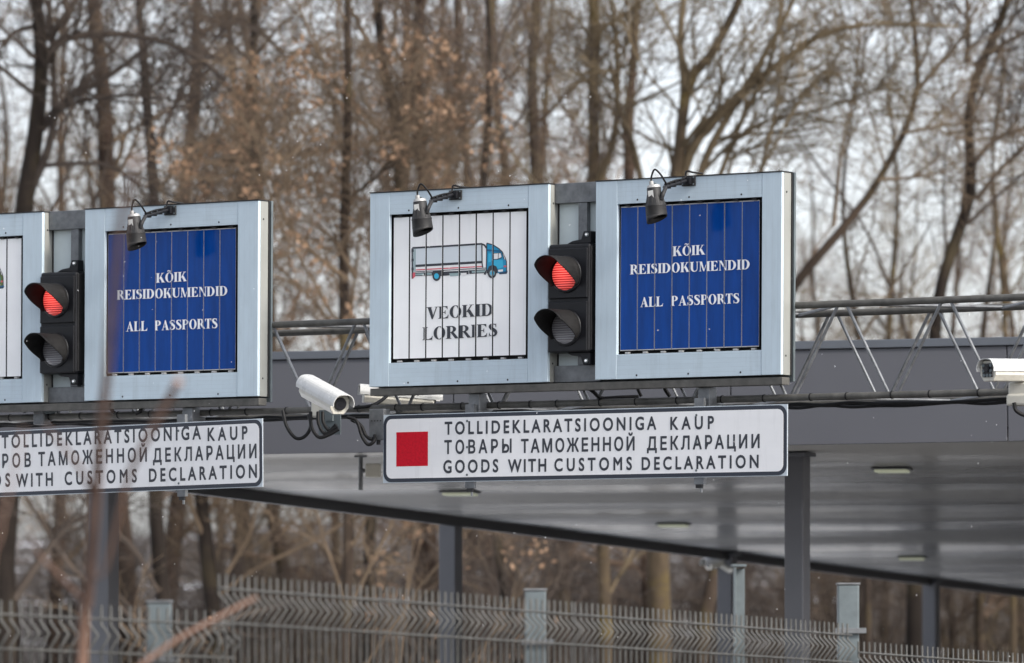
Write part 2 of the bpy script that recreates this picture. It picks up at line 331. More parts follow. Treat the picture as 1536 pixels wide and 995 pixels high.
def glyph(ch):
    s0 = .085; s1 = s0 + SW
    if ch == 'I': return stem(s0), .375
    if ch in 'EL':
        g = stem(s0) + rect(s1 - .02, .62, 0, HL) + [[(.56, 0), (.64, 0), (.675, .29), (.64, .29)], [(.42, HL * .8), (.63, HL * .8), (.655, .2)]]
        if ch == 'E':
            g += rect(s1 - .02, .60, 1 - HL, 1) + [[(.54, 1), (.61, 1), (.61, .74), (.585, .74)], [(.42, 1 - HL * .8), (.60, 1 - HL * .8), (.605, .8)]]
            g += rect(s1 - .02, .44, .50 - HL / 2, .50 + HL / 2) + [[(.41, .5), (.455, .66), (.48, .66), (.48, .34), (.455, .34)]]
        return g, (.71 if ch == 'E' else .70)
    if ch == 'D':
        return stem(s0) + rect(s1 - .02, .36, 0, HL) + rect(s1 - .02, .36, 1 - HL, 1) + ring(.34, .5, .43, .5, .205, .5 - HL, -90, 90), .83
    if ch in 'OÕ':
        g = ring(.41, .5, .375, .52, .165, .475, 0, 360, 40)
        if ch == 'Õ': g += strip(smooth3([(.22, 1.10, .02), (.27, 1.19, .07), (.35, 1.20, .09), (.46, 1.14, .09), (.54, 1.15, .07), (.60, 1.24, .02)], 4))
        return g, .82
    if ch in 'PR':
        g = stem(s0) + rect(s1 - .02, .36, 1 - HL, 1) + rect(s1 - .02, .36, .47, .47 + HL) + ring(.34, .735, .32, .265, .115, .265 - HL, -90, 90)
        if ch == 'R':
            g += [[(.30, .5), (.50, .5), (.80, .04), (.84, SF), (.84, 0), (.60, 0)]]
            return g, .80
        return g, .71
    if ch == 'K':
        g = stem(s0) + [[(.28, .40), (.36, .40), (.66, .97), (.58, .97)], [(.34, .53), (.52, .62), (.80, .04), (.58, 0)]]
        g += [[(.48, 1), (.48, 1 - SF), (.76, 1 - SF), (.76, 1)], [(.52, 0), (.52, SF), (.86, SF), (.86, 0)]]
        return g, .85
    if ch == 'S':
        g = strip(smooth3([(.52, .80, .04), (.47, .92, .055), (.32, .965, .075), (.18, .91, .13), (.145, .78, .18), (.22, .65, .22), (.35, .53, .235), (.47, .41, .22), (.515, .26, .18), (.45, .10, .135), (.31, .035, .08), (.15, .09, .055), (.085, .24, .04)], 5))
        g += [[(.49, .72), (.535, .72), (.525, 1.01), (.50, 1.01)], [(.075, .30), (.115, .30), (.10, -.01), (.075, -.01)]]
        return g, .64
    if ch == 'U':
        g = strip(smooth3([(.19, .98, .205), (.19, .6, .205), (.19, .34, .205), (.23, .17, .18), (.32, .06, .12), (.44, .03, .075), (.58, .09, .065), (.655, .24, .06), (.665, .5, .06), (.665, .98, .06)], 5))
        return g + serif(.0875, .2925, 1, -1) + serif(.635, .695, 1, -1), .80
    if ch == 'M':
        g = rect(.12, .175, 0, 1) + serif(.12, .175, 0, 1) + rect(.745, .95, 0, 1) + serif(.745, .95, 0, 1) + serif(.76, .95, 1, -1)
        g += [[(.04, 1), (.04, 1 - SF), (.10, 1 - SF), (.42, 0), (.52, 0), (.29, 1)], [(.42, 0), (.48, 0), (.78, .93), (.76, 1)]]
        return g, 1.05
    if ch == 'N':
        g = rect(.12, .175, 0, 1) + serif(.12, .175, 0, 1) + rect(.65, .705, 0, 1) + serif(.65, .705, 1, -1)
        g += [[(.03, 1), (.03, 1 - SF), (.10, 1 - SF), (.62, -.01), (.70, -.01), (.70, .05), (.28, 1)]]
        return g, .79
    if ch == 'A':
        g = [[(.10, .02), (.16, .02), (.40, .86), (.37, .97)], [(.355, 1), (.44, 1), (.73, .02), (.50, .02), (.33, .86)]]
        g += rect(.22, .56, .29, .29 + HL) + rect(.02, .26, 0, SF) + rect(.44, .80, 0, SF)
        return g, .80
    if ch == 'V':
        g = [[(.09, .98), (.32, .98), (.47, .18), (.40, -.01), (.36, -.01)], [(.37, 0), (.43, 0), (.70, .98), (.635, .98)]]
        g += rect(.01, .38, 1 - SF, 1) + rect(.54, .78, 1 - SF, 1)
        return g, .77
    if ch == 'T':
        g = rect(.235, .235 + SW, 0, 1) + serif(.235, .235 + SW, 0, 1) + rect(.03, .645, 1 - HL, 1)
        g += [[(.03, 1), (.03, .73), (.055, .73), (.13, 1)], [(.645, 1), (.645, .73), (.62, .73), (.545, 1)]]
        return g, .675
    return [], .35
def union_tris(polys):
    vs = []; fs = []
    for p in polys:
        q = [Vector((a[0], a[1])) for a in p]
        ar = sum(q[i].x * q[(i + 1) % len(q)].y - q[(i + 1) % len(q)].x * q[i].y for i in range(len(q)))
        if abs(ar) < 1e-7: continue
        if ar < 0: q.reverse()
        fs.append(list(range(len(vs), len(vs) + len(q)))); vs += q
    r = delaunay_2d_cdt(vs, [], fs, 0, 1e-6)
    return [[tuple(r[0][i]) for i in f] for f, src in zip(r[2], r[5]) if src]
GC = {}
def serif_tris(text):
    """triangles of a line in cap-height units, left edge at 0"""
    x = 0; out = []
    for ch in text:
        if ch not in GC:
            g, adv = glyph(ch); GC[ch] = (union_tris(g) if g else [], adv)
        t, adv = GC[ch]
        out += [[(a + x, b) for a, b in tri] for tri in t]; x += adv
    xs = [a for t in out for a, b in t]; lo = min(xs); hi = max(xs)
    return [[((a - lo), b) for a, b in t] for t in out], hi - lo
def serif_line(text, xa, xb, z, cap):
    t, wd = serif_tris(text); k = (xb - xa) / wd
    return [[(xa + a * k, z + b * cap) for a, b in tri] for tri in t]
def clip_tri(tri, xa, xb):
    p = list(tri)
    for sgn, lim in ((1, xa), (-1, -xb)):
        q = []
        for i in range(len(p)):
            a, b = p[i], p[(i + 1) % len(p)]; da = sgn * a[0] - lim; db = sgn * b[0] - lim
            if da >= 0: q.append(a)
            if (da >= 0) != (db >= 0):
                s = da / (da - db); q.append((a[0] + (b[0] - a[0]) * s, a[1] + (b[1] - a[1]) * s))
        p = q
        if len(p) < 3: return None
    return p
def sans_mesh(text, xa, xb, z, cap, mb, y, bold=.027):
    c = bpy.data.curves.new("text", 'FONT'); c.body = text; c.size = 1; c.resolution_u = 4
    o = bpy.data.objects.new("text", c); C.objects.link(o)
    def run():
        bpy.context.view_layer.update()
        me = bpy.data.meshes.new_from_object(o.evaluated_get(bpy.context.evaluated_depsgraph_get()))
        v = [tuple(q.co) for q in me.vertices]; f = [tuple(p.vertices) for p in me.polygons]
        bpy.data.meshes.remove(me); xs = [q[0] for q in v]
        return v, f, min(xs), max(xs)
    k = cap / .7; NX = .86; goal = (xb - xa) / k / NX
    v, f, a, b = run(); w1 = b - a
    if len(text) > 1:
        c.space_character = 1.3; v, f, a, b = run(); w2 = b - a
        c.space_character = max(.5, 1 + .3 * (goal - w1) / (w2 - w1)); v, f, a, b = run()
    ec = {}
    for p in f:
        for i in range(len(p)):
            e = (p[i], p[(i + 1) % len(p)]); ec[tuple(sorted(e))] = ec.get(tuple(sorted(e)), 0) + 1
    polys = [[v[i][:2] for i in p] for p in f]
    for (i, j), cnt in ec.items():
        if cnt == 1:                              # widen the stroke along its outline
            p0, p1 = Vector(v[i][:2]), Vector(v[j][:2]); t = p1 - p0
            if t.length < 1e-6: continue
            t.normalize(); n = Vector((-t.y, t.x)) * bold; t = t * bold * .6
            polys.append([tuple(p0 - t + n), tuple(p0 - t - n), tuple(p1 + t - n), tuple(p1 + t + n)])
    kx = (xb - xa) / (b - a)
    for tri in union_tris(polys): mb.add([(xa + (q[0] - a) * kx, y, z + q[1] * k) for q in tri], [tuple(range(len(tri)))], 'ink')
    bpy.data.objects.remove(o); bpy.data.curves.remove(c)

# ------------------------------------------------------------ ground, hill
def ground_z(x, y):
    # road cutting below the canopy, embankment with the fence in front, wood floor behind
    def sm(a, b, t):
        t = min(1, max(0, (t - a) / (b - a))); return t * t * (3 - 2 * t)
    z = 1.3 * (1 - sm(26, 31, y)) + 2.3 * sm(62, 72, y)
    if y > 110: z += min(1, (y - 110) / 190) ** 1.3 * 7.5 * (1 + .25 * math.sin(x * .021 + 1) + .12 * math.sin(x * .06))
    if y > 62: z += .15 * math.sin(x * .5 + y * .3) * .6
    return z
def make_ground():
    xs = np.concatenate([np.linspace(-700, -60, 14), np.linspace(-50, 50, 61), np.linspace(60, 700, 14)])
    ys = np.concatenate([np.linspace(-500, -20, 10), np.linspace(-10, 24, 8), np.linspace(25, 76, 42), np.linspace(80, 330, 40), np.linspace(380, 1500, 10)])
    v = [(x, y, ground_z(x, y)) for y in ys for x in xs]; nx = len(xs)
    f = [(j * nx + i, j * nx + i + 1, (j + 1) * nx + i + 1, (j + 1) * nx + i) for j in range(len(ys) - 1) for i in range(nx - 1)]
    m = mat("leaf litter and snow ground", (.034, .025, .018), .9, 0, 0, .22, col2=(.82, .84, .88), bump=.3, bscale=3)  # litter colour also darkened, standing in for shade on the wood floor
    r = [n for n in m.node_tree.nodes if n.type == 'VALTORGB'][0]; r.color_ramp.elements[0].position = .56; r.color_ramp.elements[1].position = .68
    M['ground'] = m
    b = MB(); b.add(v, f, 'ground', True); o = b.build('ground'); tag(o, kind='structure')
    # unseen snow sheet added left of the roof to bounce light onto the ceiling
    b = MB(); b.v = []; pts = [(-70, 31.6), (-4.4, 34), (9.2, 74), (-70, 74)]
    b.add([(x, y, .06 + max(0, ground_z(x, y))) for x, y in pts] , [(0, 1, 2, 3)], 'snow'); o = b.build('bounce_snow_sheet'); tag(o, kind='structure')
    # asphalt road through the lanes
    M['asphalt'] = mat("wet slushy asphalt", (.10, .102, .106), .5, 0, .4, .5, bump=.2, bscale=40)
    b = MB(); b.box(-60, 60, 31.3, 60, .004 - .2, .03, 'asphalt'); o = b.build('road'); tag(o, kind='structure')
make_ground()

# ------------------------------------------------------------ canopy
A = Vector((-3.39, 36, 1.342 + ZC)); Bp = Vector((4.6, 34.8, 1.435 + ZC)); Cp = Vector((10.44, 75, .534 + ZC)); Bp = A + (Bp - A) * 2.6  # roof lengthened past the view so its underside falls darker on the right
Dp = Bp + (Cp - A)
CN = (Bp - A).cross(Cp - A).normalized()
if CN.z < 0: CN = -CN
def on_ceiling(px, py):
    d = Vector(((px - 768) / F, 1, (YH - py) / F)); o = Vector((0, 0, ZC)); t = (A - o).dot(CN) / d.dot(CN); return o + d * t
canopy = empty('lane_canopy', 'long grey flat roof on square steel columns spanning the checkpoint lanes behind the signs', 'canopy', Matrix.Translation(Vector((A.x, A.y, 0))))
inv = canopy.matrix_world.inverted()
def cpt(v): return inv @ v
up = Vector((0, 0, 1))
b = MB()      # ceiling sheets
nb = 1
for i in range(nb):
    t0 = i / nb; t1 = (i + 1) / nb; g = .0014
    q = [A.lerp(Cp, t0 + g), A.lerp(Cp, t1), Bp.lerp(Dp, t1), Bp.lerp(Dp, t0 + g)]
    b.hexa([cpt(p) for p in q], [cpt(p + up * .05) for p in q], 'ceiling')
b.build('ceiling', canopy)
b = MB(); q = [A, Bp, Dp, Cp]
b.hexa([cpt(p + up * .06) for p in q], [cpt(p + up * .55) for p in q], 'canopy'); b.build('roof_slab', canopy)
# front fascia panels
fa_u = (Bp - A).normalized(); fa_n = Vector((fa_u.y, -fa_u.x, 0)).normalized()
FP = Plane(frame(A + fa_n * .02, Bp + fa_n * .02))
zt = (FP.loc(560, 531)[1] + FP.loc(1500, 500)[1]) / 2; zcap = zt - .055
seams = [FP.loc(px, 600)[0] for px in (-40, 260, 680, 1096, 1511, 1930, 2350, 2770)]
fo = empty('fascia_root', None, None)
bpy.data.objects.remove(fo)
Wd = (Bp - A).length
b = MB()
for x0, x1 in zip([-.02] + seams[1:-1], seams[1:-1] + [Wd]):
    b.box(x0 + .004, x1 - .004, 0, .06, -.03, zcap, 'canopy')
o = b.build('fascia', canopy, bevel=.002); o.matrix_world = FP.m
b = MB(); b.box(-.06, Wd, -.02, .30, zcap + .004, zt, 'canopy_cap'); o = b.build('cap_flashing', canopy, bevel=.004); o.matrix_world = FP.m
# side edge trim
sd_u = (Cp - A).normalized(); sd_n = Vector((-sd_u.y, sd_u.x, 0)).normalized()
b = MB()
q = [A + sd_n * .0, A + sd_n * .05, Cp + sd_n * .05, Cp + sd_n * .0]
b.hexa([cpt(p - up * .075) for p in q], [cpt(p + up * .6) for p in q], 'trim'); b.build('edge_trim', canopy)
# columns
def column(px, D, wd, top=None):
    x = (px - 768) * D / F; gz = 0
    b = MB(); ang = math.atan2(fa_u.y, fa_u.x) - .28
    h = wd / 2; z1 = A.z + (CN.x * (A.x - x) + CN.y * (A.y - D)) / CN.z - .002
    b.box(-h, h, -h, h, 0.02, z1, 'column'); b.box(-h - .03, h + .03, -h - .03, h + .03, z1 - .03, z1 - .004, 'column')
    o = b.build('column', canopy, bevel=.008); o.matrix_world = Matrix.Translation(Vector((x, D, gz))) @ Matrix.Rotation(ang, 4, 'Z')
    return o
for px, D, wd in ((156, 38.2, .150), (676, 44.6, .142), (1091, 51.1, .142), (1397, 57.6, .142), (1196, 36.4, .130)): column(px, D, wd)
for k in range(4, 6):
    D = 38.2 + 6.47 * k; x = -2.708 + 2.31 * k; column(768 + x * F / D, D, .142)
# ceiling lamps
for i, (px, py) in enumerate(((690, 737), (1010, 785), (1338, 702), (1368, 835))):
    P = on_ceiling(px, py)
    e = empty('ceiling_lamp', ['slim pale ceiling lamp just below the central white text board', 'pale ceiling lamp between the two nearest far columns, low under the roof',
               'slim pale ceiling lamp right of the front grey column', 'faint ceiling lamp at the top of the far right column'][i], 'ceiling lamp',
              Matrix.Translation(P - up * .002) @ Matrix.Rotation(math.atan2(fa_u.y, fa_u.x), 4, 'Z'), 'lamps under the canopy')
    b = MB(); b.box(-.13, .13, -.16, .16, -.012, 0, 'column'); b.build('housing', e, bevel=.006)
    b = MB(); b.box(-.11, .11, -.135, .135, -.030, -.0125, 'ceil_lamp'); b.build('diffuser', e, bevel=.006)
# small bracket with sensor hanging from the canopy edge
P = on_ceiling(541, 684)
e = empty('hanging_sensor', 'small pale box sensor on a grey drop pole under the roof', 'sensor', Matrix.Translation(P))
b = MB(); b.tube([(0, 0, 0), (0, 0, -.22)], .014, 'galv', 8); b.box(-.04, .04, -.04, .04, -.010, 0, 'galv'); b.build('drop_pole', e)
b = MB(); b.box(.03, .13, -.04, .04, -.14, -.05, 'cctv'); b.box(.0, .029, -.02, .02, -.11, -.08, 'galv'); b.build('sensor_box', e, bevel=.01)

# ------------------------------------------------------------ trees
def tubes_np(P, R, sides, out):
    """P (N,k,3), R (N,k): append tube verts/faces to out lists"""
    N, k, _ = P.shape
    T = np.empty_like(P); T[:, 1:-1] = P[:, 2:] - P[:, :-2]; T[:, 0] = P[:, 1] - P[:, 0]; T[:, -1] = P[:, -1] - P[:, -2]
    T /= np.linalg.norm(T, axis=2, keepdims=True) + 1e-9
    ref = np.where(np.abs(T[:, :1, 2:3]) < .8, np.array([0, 0, 1.]), np.array([1., 0, 0]))
    Aa = np.cross(T, np.broadcast_to(ref, T.shape)); Aa /= np.linalg.norm(Aa, axis=2, keepdims=True) + 1e-9
    Bb = np.cross(T, Aa)
    an = np.arange(sides) * 2 * np.pi / sides
    V = P[:, :, None, :] + R[:, :, None, None] * (Aa[:, :, None, :] * np.cos(an)[None, None, :, None] + Bb[:, :, None, :] * np.sin(an)[None, None, :, None])
    base = sum(len(v) for v in out[0])
    idx = np.arange(N * k * sides).reshape(N, k, sides) + base
    a = idx[:, :-1, :]; bq = idx[:, 1:, :]
    Fq = np.stack([a, np.roll(a, -1, 2), np.roll(bq, -1, 2), bq], axis=3).reshape(-1, 4)
    out[0].append(V.reshape(-1, 3)); out[1].append(Fq)

def np_mesh(name, out, mname, smooth=True):
    V = np.concatenate(out[0]); Fq = np.concatenate(out[1]); me = bpy.data.meshes.new(name)
    me.vertices.add(len(V)); me.vertices.foreach_set('co', V.astype(np.float32).ravel())
    me.loops.add(len(Fq) * 4); me.loops.foreach_set('vertex_index', Fq.astype(np.int32).ravel())
    me.polygons.add(len(Fq)); me.polygons.foreach_set('loop_start', np.arange(0, len(Fq) * 4, 4, dtype=np.int32))
    me.polygons.foreach_set('loop_total', np.full(len(Fq), 4, dtype=np.int32))
    me.polygons.foreach_set('use_smooth', np.full(len(Fq), smooth))
    me.materials.append(M[mname]); me.update(calc_edges=True); return me

def sample(P, t):
    N, k, _ = P.shape; q = t * (k - 1); i = np.clip(q.astype(int), 0, k - 2); fr = (q - i)[:, None]; ar = np.arange(N)
    return P[ar, i] * (1 - fr) + P[ar, i + 1] * fr, P[ar, i + 1] - P[ar, i], i, fr[:, 0]

def spawn(rng, P, R, n, t0, t1, a0, a1, l0, l1, rk, k, wig, upb, tip=.35, rmin=.002, flat=1.):
    idx = np.repeat(np.arange(len(P)), n); Pp = P[idx]; Rp = R[idx]; t = rng.uniform(t0, t1, len(idx))
    o, tg, i, fr = sample(Pp, t); tg /= np.linalg.norm(tg, axis=1, keepdims=True) + 1e-9
    ar = np.arange(len(idx)); r0 = (Rp[ar, i] * (1 - fr) + Rp[ar, i + 1] * fr) * rng.uniform(rk * .7, rk * 1.15, len(idx)); r0 = np.maximum(r0, rmin)
    rv = rng.normal(size=(len(idx), 3)); rv[:, 1] *= flat
    pr = rv - tg * (rv * tg).sum(1, keepdims=True); pr /= np.linalg.norm(pr, axis=1, keepdims=True) + 1e-9
    an = np.radians(rng.uniform(a0, a1, len(idx)))[:, None]
    d = tg * np.cos(an) + pr * np.sin(an)
    ln = rng.uniform(l0, l1, len(idx)) * (1.1 - .55 * (t - t0) / max(1e-6, t1 - t0))
    out = np.empty((len(idx), k, 3)); out[:, 0] = o; st = (ln / (k - 1))[:, None]
    for j in range(1, k):
        d = d + rng.normal(size=d.shape) * wig; d[:, 2] += upb; d /= np.linalg.norm(d, axis=1, keepdims=True)
        out[:, j] = out[:, j - 1] + d * st
    Rr = r0[:, None] * np.linspace(1, tip, k)[None, :]
    return out, Rr

def resample(pts, rs, k):
    P = np.array([tuple(p) for p in smooth_path(pts, 8)]); s = np.concatenate([[0], np.cumsum(np.linalg.norm(np.diff(P, axis=0), axis=1))])
    tt = np.linspace(0, s[-1], k); out = np.stack([np.interp(tt, s, P[:, i]) for i in range(3)], 1)
    rr = np.interp(np.linspace(0, 1, k), np.linspace(0, 1, len(rs)), rs)
    return out, rr

def tree_meshes(seed, trunk, tr, limbs=(), n1=14, t0=.18, l1=(1.8, 4.2), n2=7, n3=5, n4=2, up1=.06, dens=1., bark='bark_mid', twig='twig', leaves=0, ang=(28, 70), rk1=.42, flat=1., leaf_t=None):
    rng = np.random.default_rng(seed)
    P, R = resample(trunk, tr, 40)
    P[2:] += np.cumsum(rng.normal(size=(38, 3)) * .006, axis=0)
    tk = ([], []); tubes_np(P[None], R[None], 10, tk)
    cr = ([], [])
    A1, R1 = spawn(rng, P[None], R[None], n1, t0, 1, ang[0], ang[1], l1[0], l1[1], rk1, 12, .11, up1, .22, .012, flat)
    tubes_np(A1, R1, 6, cr)
    if limbs:
        q = [resample(a, b, 16) for a, b in limbs]; LP = np.stack([x[0] for x in q]); LR = np.stack([x[1] for x in q])
        tubes_np(LP, LR, 8, cr)
        x1, y1 = spawn(rng, LP, LR, 6, .15, 1, 25, 65, .8, 2.2, .4, 12, .11, .04, .22, .012)
        tubes_np(x1, y1, 6, cr)
        LPr = np.stack([resample([Vector(p) for p in z], list(r), 12)[0] for z, r in zip(LP, LR)]); LRr = np.stack([np.interp(np.linspace(0, 1, 12), np.linspace(0, 1, 16), r) for r in LR])
        A1 = np.concatenate([A1, x1, LPr]); R1 = np.concatenate([R1, y1, LRr])
    A2, R2 = spawn(rng, A1, R1, n2, .12, 1, 25, 65, .6, 1.7, .52, 7, .13, .03, .3, .008)
    tubes_np(A2, R2, 4, cr)
    A3, R3 = spawn(rng, A2, R2, n3, .12, 1, 22, 65, .3, .85, .6, 5, .15, .02, .4, .0050)
    tubes_np(A3, R3, 3, cr)
    A4, R4 = spawn(rng, A3, R3, n4, .15, 1, 20, 65, .14, .42, .65, 3, .16, .01, .6, .0038)
    tubes_np(A4, R4, 3, cr)
    me1 = np_mesh('trunk', tk, bark); me2 = np_mesh('crown', cr, twig, False); me3 = None
    if leaves:
        n = int(leaves); cen = A4[rng.integers(0, len(A4), 170), -1]; dd = np.min(np.linalg.norm(A4[:, None, -1] - cen[None], axis=2) / rng.uniform(.10, .36, 170)[None], axis=1); near = np.nonzero(dd < 1)[0]; sel = near[rng.integers(0, len(near), n)]; c = A4[sel, -1] + rng.normal(size=(n, 3)) * .06
        a = rng.normal(size=(n, 3)); a /= np.linalg.norm(a, axis=1, keepdims=True); bb = np.cross(a, rng.normal(size=(n, 3))); bb /= np.linalg.norm(bb, axis=1, keepdims=True)
        sz = rng.uniform(.026, .052, n)[:, None]
        V = np.stack([c - a * sz, c + bb * sz * .55, c + a * sz, c - bb * sz * .55], 1).reshape(-1, 3)
        me3 = np_mesh('dry_leaves', ([V], [np.arange(n * 4).reshape(-1, 4)]), 'leaf_dry', False)
    return me1, me2, me3

def tree_obj(name, label, meshes, loc=(0, 0, 0), rot=0, scale=1, group='bare trees of the wood'):
    e = empty(name, label, 'tree', None, group); e.location = loc; e.rotation_euler = (0, 0, rot); e.scale = (scale,) * 3
    for me, nm in zip(meshes, ('trunk', 'crown', 'dry_leaves')):
        if me:
            o = bpy.data.objects.new(nm, me); C.objects.link(o); o.parent = e
    return e

def key_tree(seed, label, D, path, wpx, limbs=(), **kw):
    """path: photo points bottom to top; the foot is taken down to the wood floor"""
    rng = random.Random(seed); k = F / D
    pts = [at(x, y, D + rng.uniform(-.15, .15)) for x, y in path]
    foot = Vector((pts[0].x + (pts[0].x - pts[1].x) * .05, D, ground_z(pts[0].x, D) - .1))
    pts = [foot] + pts; rs = [wpx[0] / k / 2 * 1.3] + [wx / k / 2 for wx in wpx]
    # rs is spread evenly over the path
    base = foot.copy()
    pl = [p - base for p in pts]
    lim = []
    for lp, lw in limbs:
        dd = D; q = []
        for x, y in lp:
            q.append(at(x, y, dd) - base); dd += rng.uniform(-.12, .12)
        lim.append((q, [lw[0] / k / 2, lw[1] / k / 2]))
    return tree_obj('bare_tree', label, tree_meshes(seed, pl, rs, lim, **kw), base)

key_tree(11, 'dark forked trunk with arching limbs at the far left of the wood', 62,
    [(8, 985), (6, 850), (16, 740), (30, 500), (38, 310), (52, 205), (60, 80), (50, 0), (44, -120), (40, -260)], [52, 46, 40, 30, 30, 28, 22, 16, 8],
    [([(58, 110), (85, 66), (125, 53), (185, 52), (250, 65), (310, 95), (350, 140)], (15, 5)),
     ([(62, 195), (100, 152), (150, 120), (195, 92), (230, 60)], (12, 4)),
     ([(66, 185), (110, 155), (190, 143), (240, 150)], (9, 3)),
     ([(70, 60), (100, 20), (140, -40), (180, -120)], (12, 5)),
     ([(45, 290), (78, 200), (80, 90), (72, 0)], (14, 6)),
     ([(45, 250), (145, 245), (185, 262), (230, 300)], (8, 3)),
     ([(20, 900), (60, 840), (100, 790), (150, 765)], (15, 6)),
     ([(50, 40), (20, 50), (-10, 90), (-40, 160)], (8, 3))], bark='bark_dark', twig='twig_dark', n1=9, t0=.45, n2=5, n3=4)
key_tree(12, 'slim leaning trunk just right of the dark forked tree', 66,
    [(252, 990), (236, 800), (231, 520), (228, 290), (216, 120), (205, 0), (195, -150), (190, -300)], [26, 24, 22, 20, 18, 14, 10, 6],
    [([(225, 240), (262, 160), (300, 90), (345, 30)], (8, 3))], bark='bark_dark', twig='twig_dark', n1=12, n2=6, n3=4)
key_tree(13, 'trunk standing between the slim leaning trunk and the tan leaved oak, bending right', 68,
    [(322, 990), (308, 850), (296, 700), (330, 450), (358, 280), (372, 120), (372, 0), (378, -200)], [26, 24, 22, 20, 18, 16, 12, 6],
    [([(320, 22), (378, 35), (430, 85), (480, 118), (520, 130)], (9, 3)), ([(340, 860), (375, 800), (385, 760), (420, 700)], (7, 3))], bark='bark_dark', twig='twig', n1=18)
key_tree(14, 'young oak holding tan dry leaves above the gap between the two gantry signs', 60,
    [(520, 990), (526, 860), (522, 600), (520, 400), (524, 200), (526, 60), (526, -80), (530, -200)], [18, 18, 18, 17, 16, 14, 10, 6],
    [([(522, 420), (470, 380), (430, 330), (400, 250)], (9, 3)), ([(522, 300), (570, 260), (600, 220)], (7, 3)), ([(535, 420), (500, 360), (455, 320)], (8, 3))], bark='bark_mid', twig='twig', n1=24, t0=.1, leaves=2700)
key_tree(15, 'curved dark trunk right of the tan leaved oak', 70,
    [(556, 990), (554, 880), (560, 700), (590, 420), (596, 290), (585, 165), (566, 95), (558, 25), (540, -120)], [18, 18, 20, 22, 22, 20, 18, 14, 8],
    [([(566, 90), (530, 20), (500, -40)], (9, 4))], bark='bark_dark', twig='twig', n1=15)
key_tree(16, 'reddish brown trunk rising above the left edge of the lorry sign', 72,
    [(648, 990), (644, 800), (640, 560), (634, 300), (620, 160), (622, 10), (628, -160)], [28, 26, 25, 24, 22, 18, 10],
    [([(632, 270), (660, 200), (672, 120)], (8, 3))], bark='bark_red', twig='twig_red', n1=18)
key_tree(17, 'thin trunk above the lorry picture, lighter than its neighbours', 74,
    [(712, 990), (708, 760), (704, 400), (700, 250), (690, 130), (684, 10), (690, -160)], [20, 18, 15, 13, 12, 10, 6], bark='bark_mid', twig='twig', n1=18)
key_tree(18, 'straight brown trunk above the traffic light of the lorry sign', 70,
    [(840, 1000), (842, 860), (836, 700), (812, 400), (800, 240), (798, 100), (806, 0), (812, -160)], [27, 26, 24, 20, 18, 17, 15, 8],
    [([(725, 838), (760, 815), (800, 800), (838, 790)], (5, 8))], bark='bark_mid', twig='twig_red', n1=20)
key_tree(19, 'lichen covered straight trunk above the left part of the blue sign', 66,
    [(908, 1000), (905, 880), (896, 640), (890, 300), (893, 130), (892, 0), (896, -180)], [22, 20, 21, 20, 19, 17, 9],
    [([(894, 290), (922, 200), (926, 100), (918, 0)], (12, 6)), ([(968, 300), (950, 220), (930, 165), (915, 90)], (10, 6))], bark='bark_olive', twig='twig_olive', n1=18)
key_tree(20, 'many stemmed tree with a long limb sweeping to the upper right', 64,
    [(990, 1000), (988, 860), (995, 600), (1010, 330), (1022, 225), (1038, 125), (1068, 88), (1113, 0), (1150, -140)], [40, 38, 36, 32, 26, 20, 17, 13, 7],
    [([(1010, 300), (1048, 205), (1118, 135), (1193, 78), (1243, 48), (1318, 36), (1438, 40)], (18, 4)),
     ([(1008, 320), (1026, 140), (1020, 60), (1032, -60)], (16, 8)),
     ([(1040, 300), (1062, 230), (1108, 148), (1148, 80), (1190, 0), (1220, -90)], (13, 6)),
     ([(1066, 300), (1115, 175), (1150, 108), (1168, 30), (1175, -60)], (9, 5)),
     ([(1040, 270), (1130, 190), (1230, 165), (1330, 130)], (7, 2.5)),
     ([(1090, 270), (1105, 230), (1160, 215), (1215, 180)], (6, 2.5))], bark='bark_olive', twig='twig_olive', n1=10, t0=.35, n2=5, n3=4)
key_tree(21, 'slanting tree leaning to the right beside the right end of the blue sign', 66,
    [(1050, 990), (1085, 800), (1130, 560), (1165, 470), (1200, 412), (1298, 295), (1345, 215), (1372, 145), (1375, 90), (1368, 20), (1360, -100)], [26, 24, 22, 20, 19, 17, 14, 12, 10, 8, 5],
    [([(1372, 140), (1402, 105), (1440, 60), (1470, 0)], (8, 4)), ([(1355, 200), (1420, 188), (1500, 180)], (6, 3)), ([(1318, 270), (1380, 265), (1430, 255)], (6, 3)), ([(1250, 340), (1262, 230), (1282, 130), (1290, 60)], (7, 3))],
    bark='bark_mid', twig='twig', n1=6, t0=.4, n2=4, n3=4)
key_tree(22, 'dark upright tree at the far right of the wood, its limbs spreading right', 68,
    [(1370, 990), (1385, 700), (1405, 470), (1440, 350), (1456, 290), (1453, 195), (1457, 140), (1473, 98), (1490, 60), (1513, 0), (1530, -130)], [28, 26, 24, 21, 20, 19, 18, 16, 14, 12, 6],
    [([(1460, 100), (1500, 70), (1545, 45), (1600, 20)], (9, 4)), ([(1458, 250), (1490, 212), (1545, 190), (1590, 180)], (10, 4)), ([(1464, 300), (1500, 255), (1545, 208), (1580, 150)], (9, 4)),
     ([(1450, 95), (1452, 40), (1446, -30)], (9, 4))], bark='bark_dark', twig='twig_dark', n1=6, t0=.4, n2=5, n3=4)
key_tree(25, 'slender pale sapling between the slanting tree and the dark upright tree', 70,
    [(1300, 990), (1296, 760), (1290, 560), (1276, 430), (1262, 330), (1268, 220), (1290, 110), (1300, 20)], [12, 11, 10, 9, 8, 6, 4, 3], bark='bark_mid', twig='twig', n1=15, t0=.3, l1=(1.0, 2.4), n2=5, n3=4)
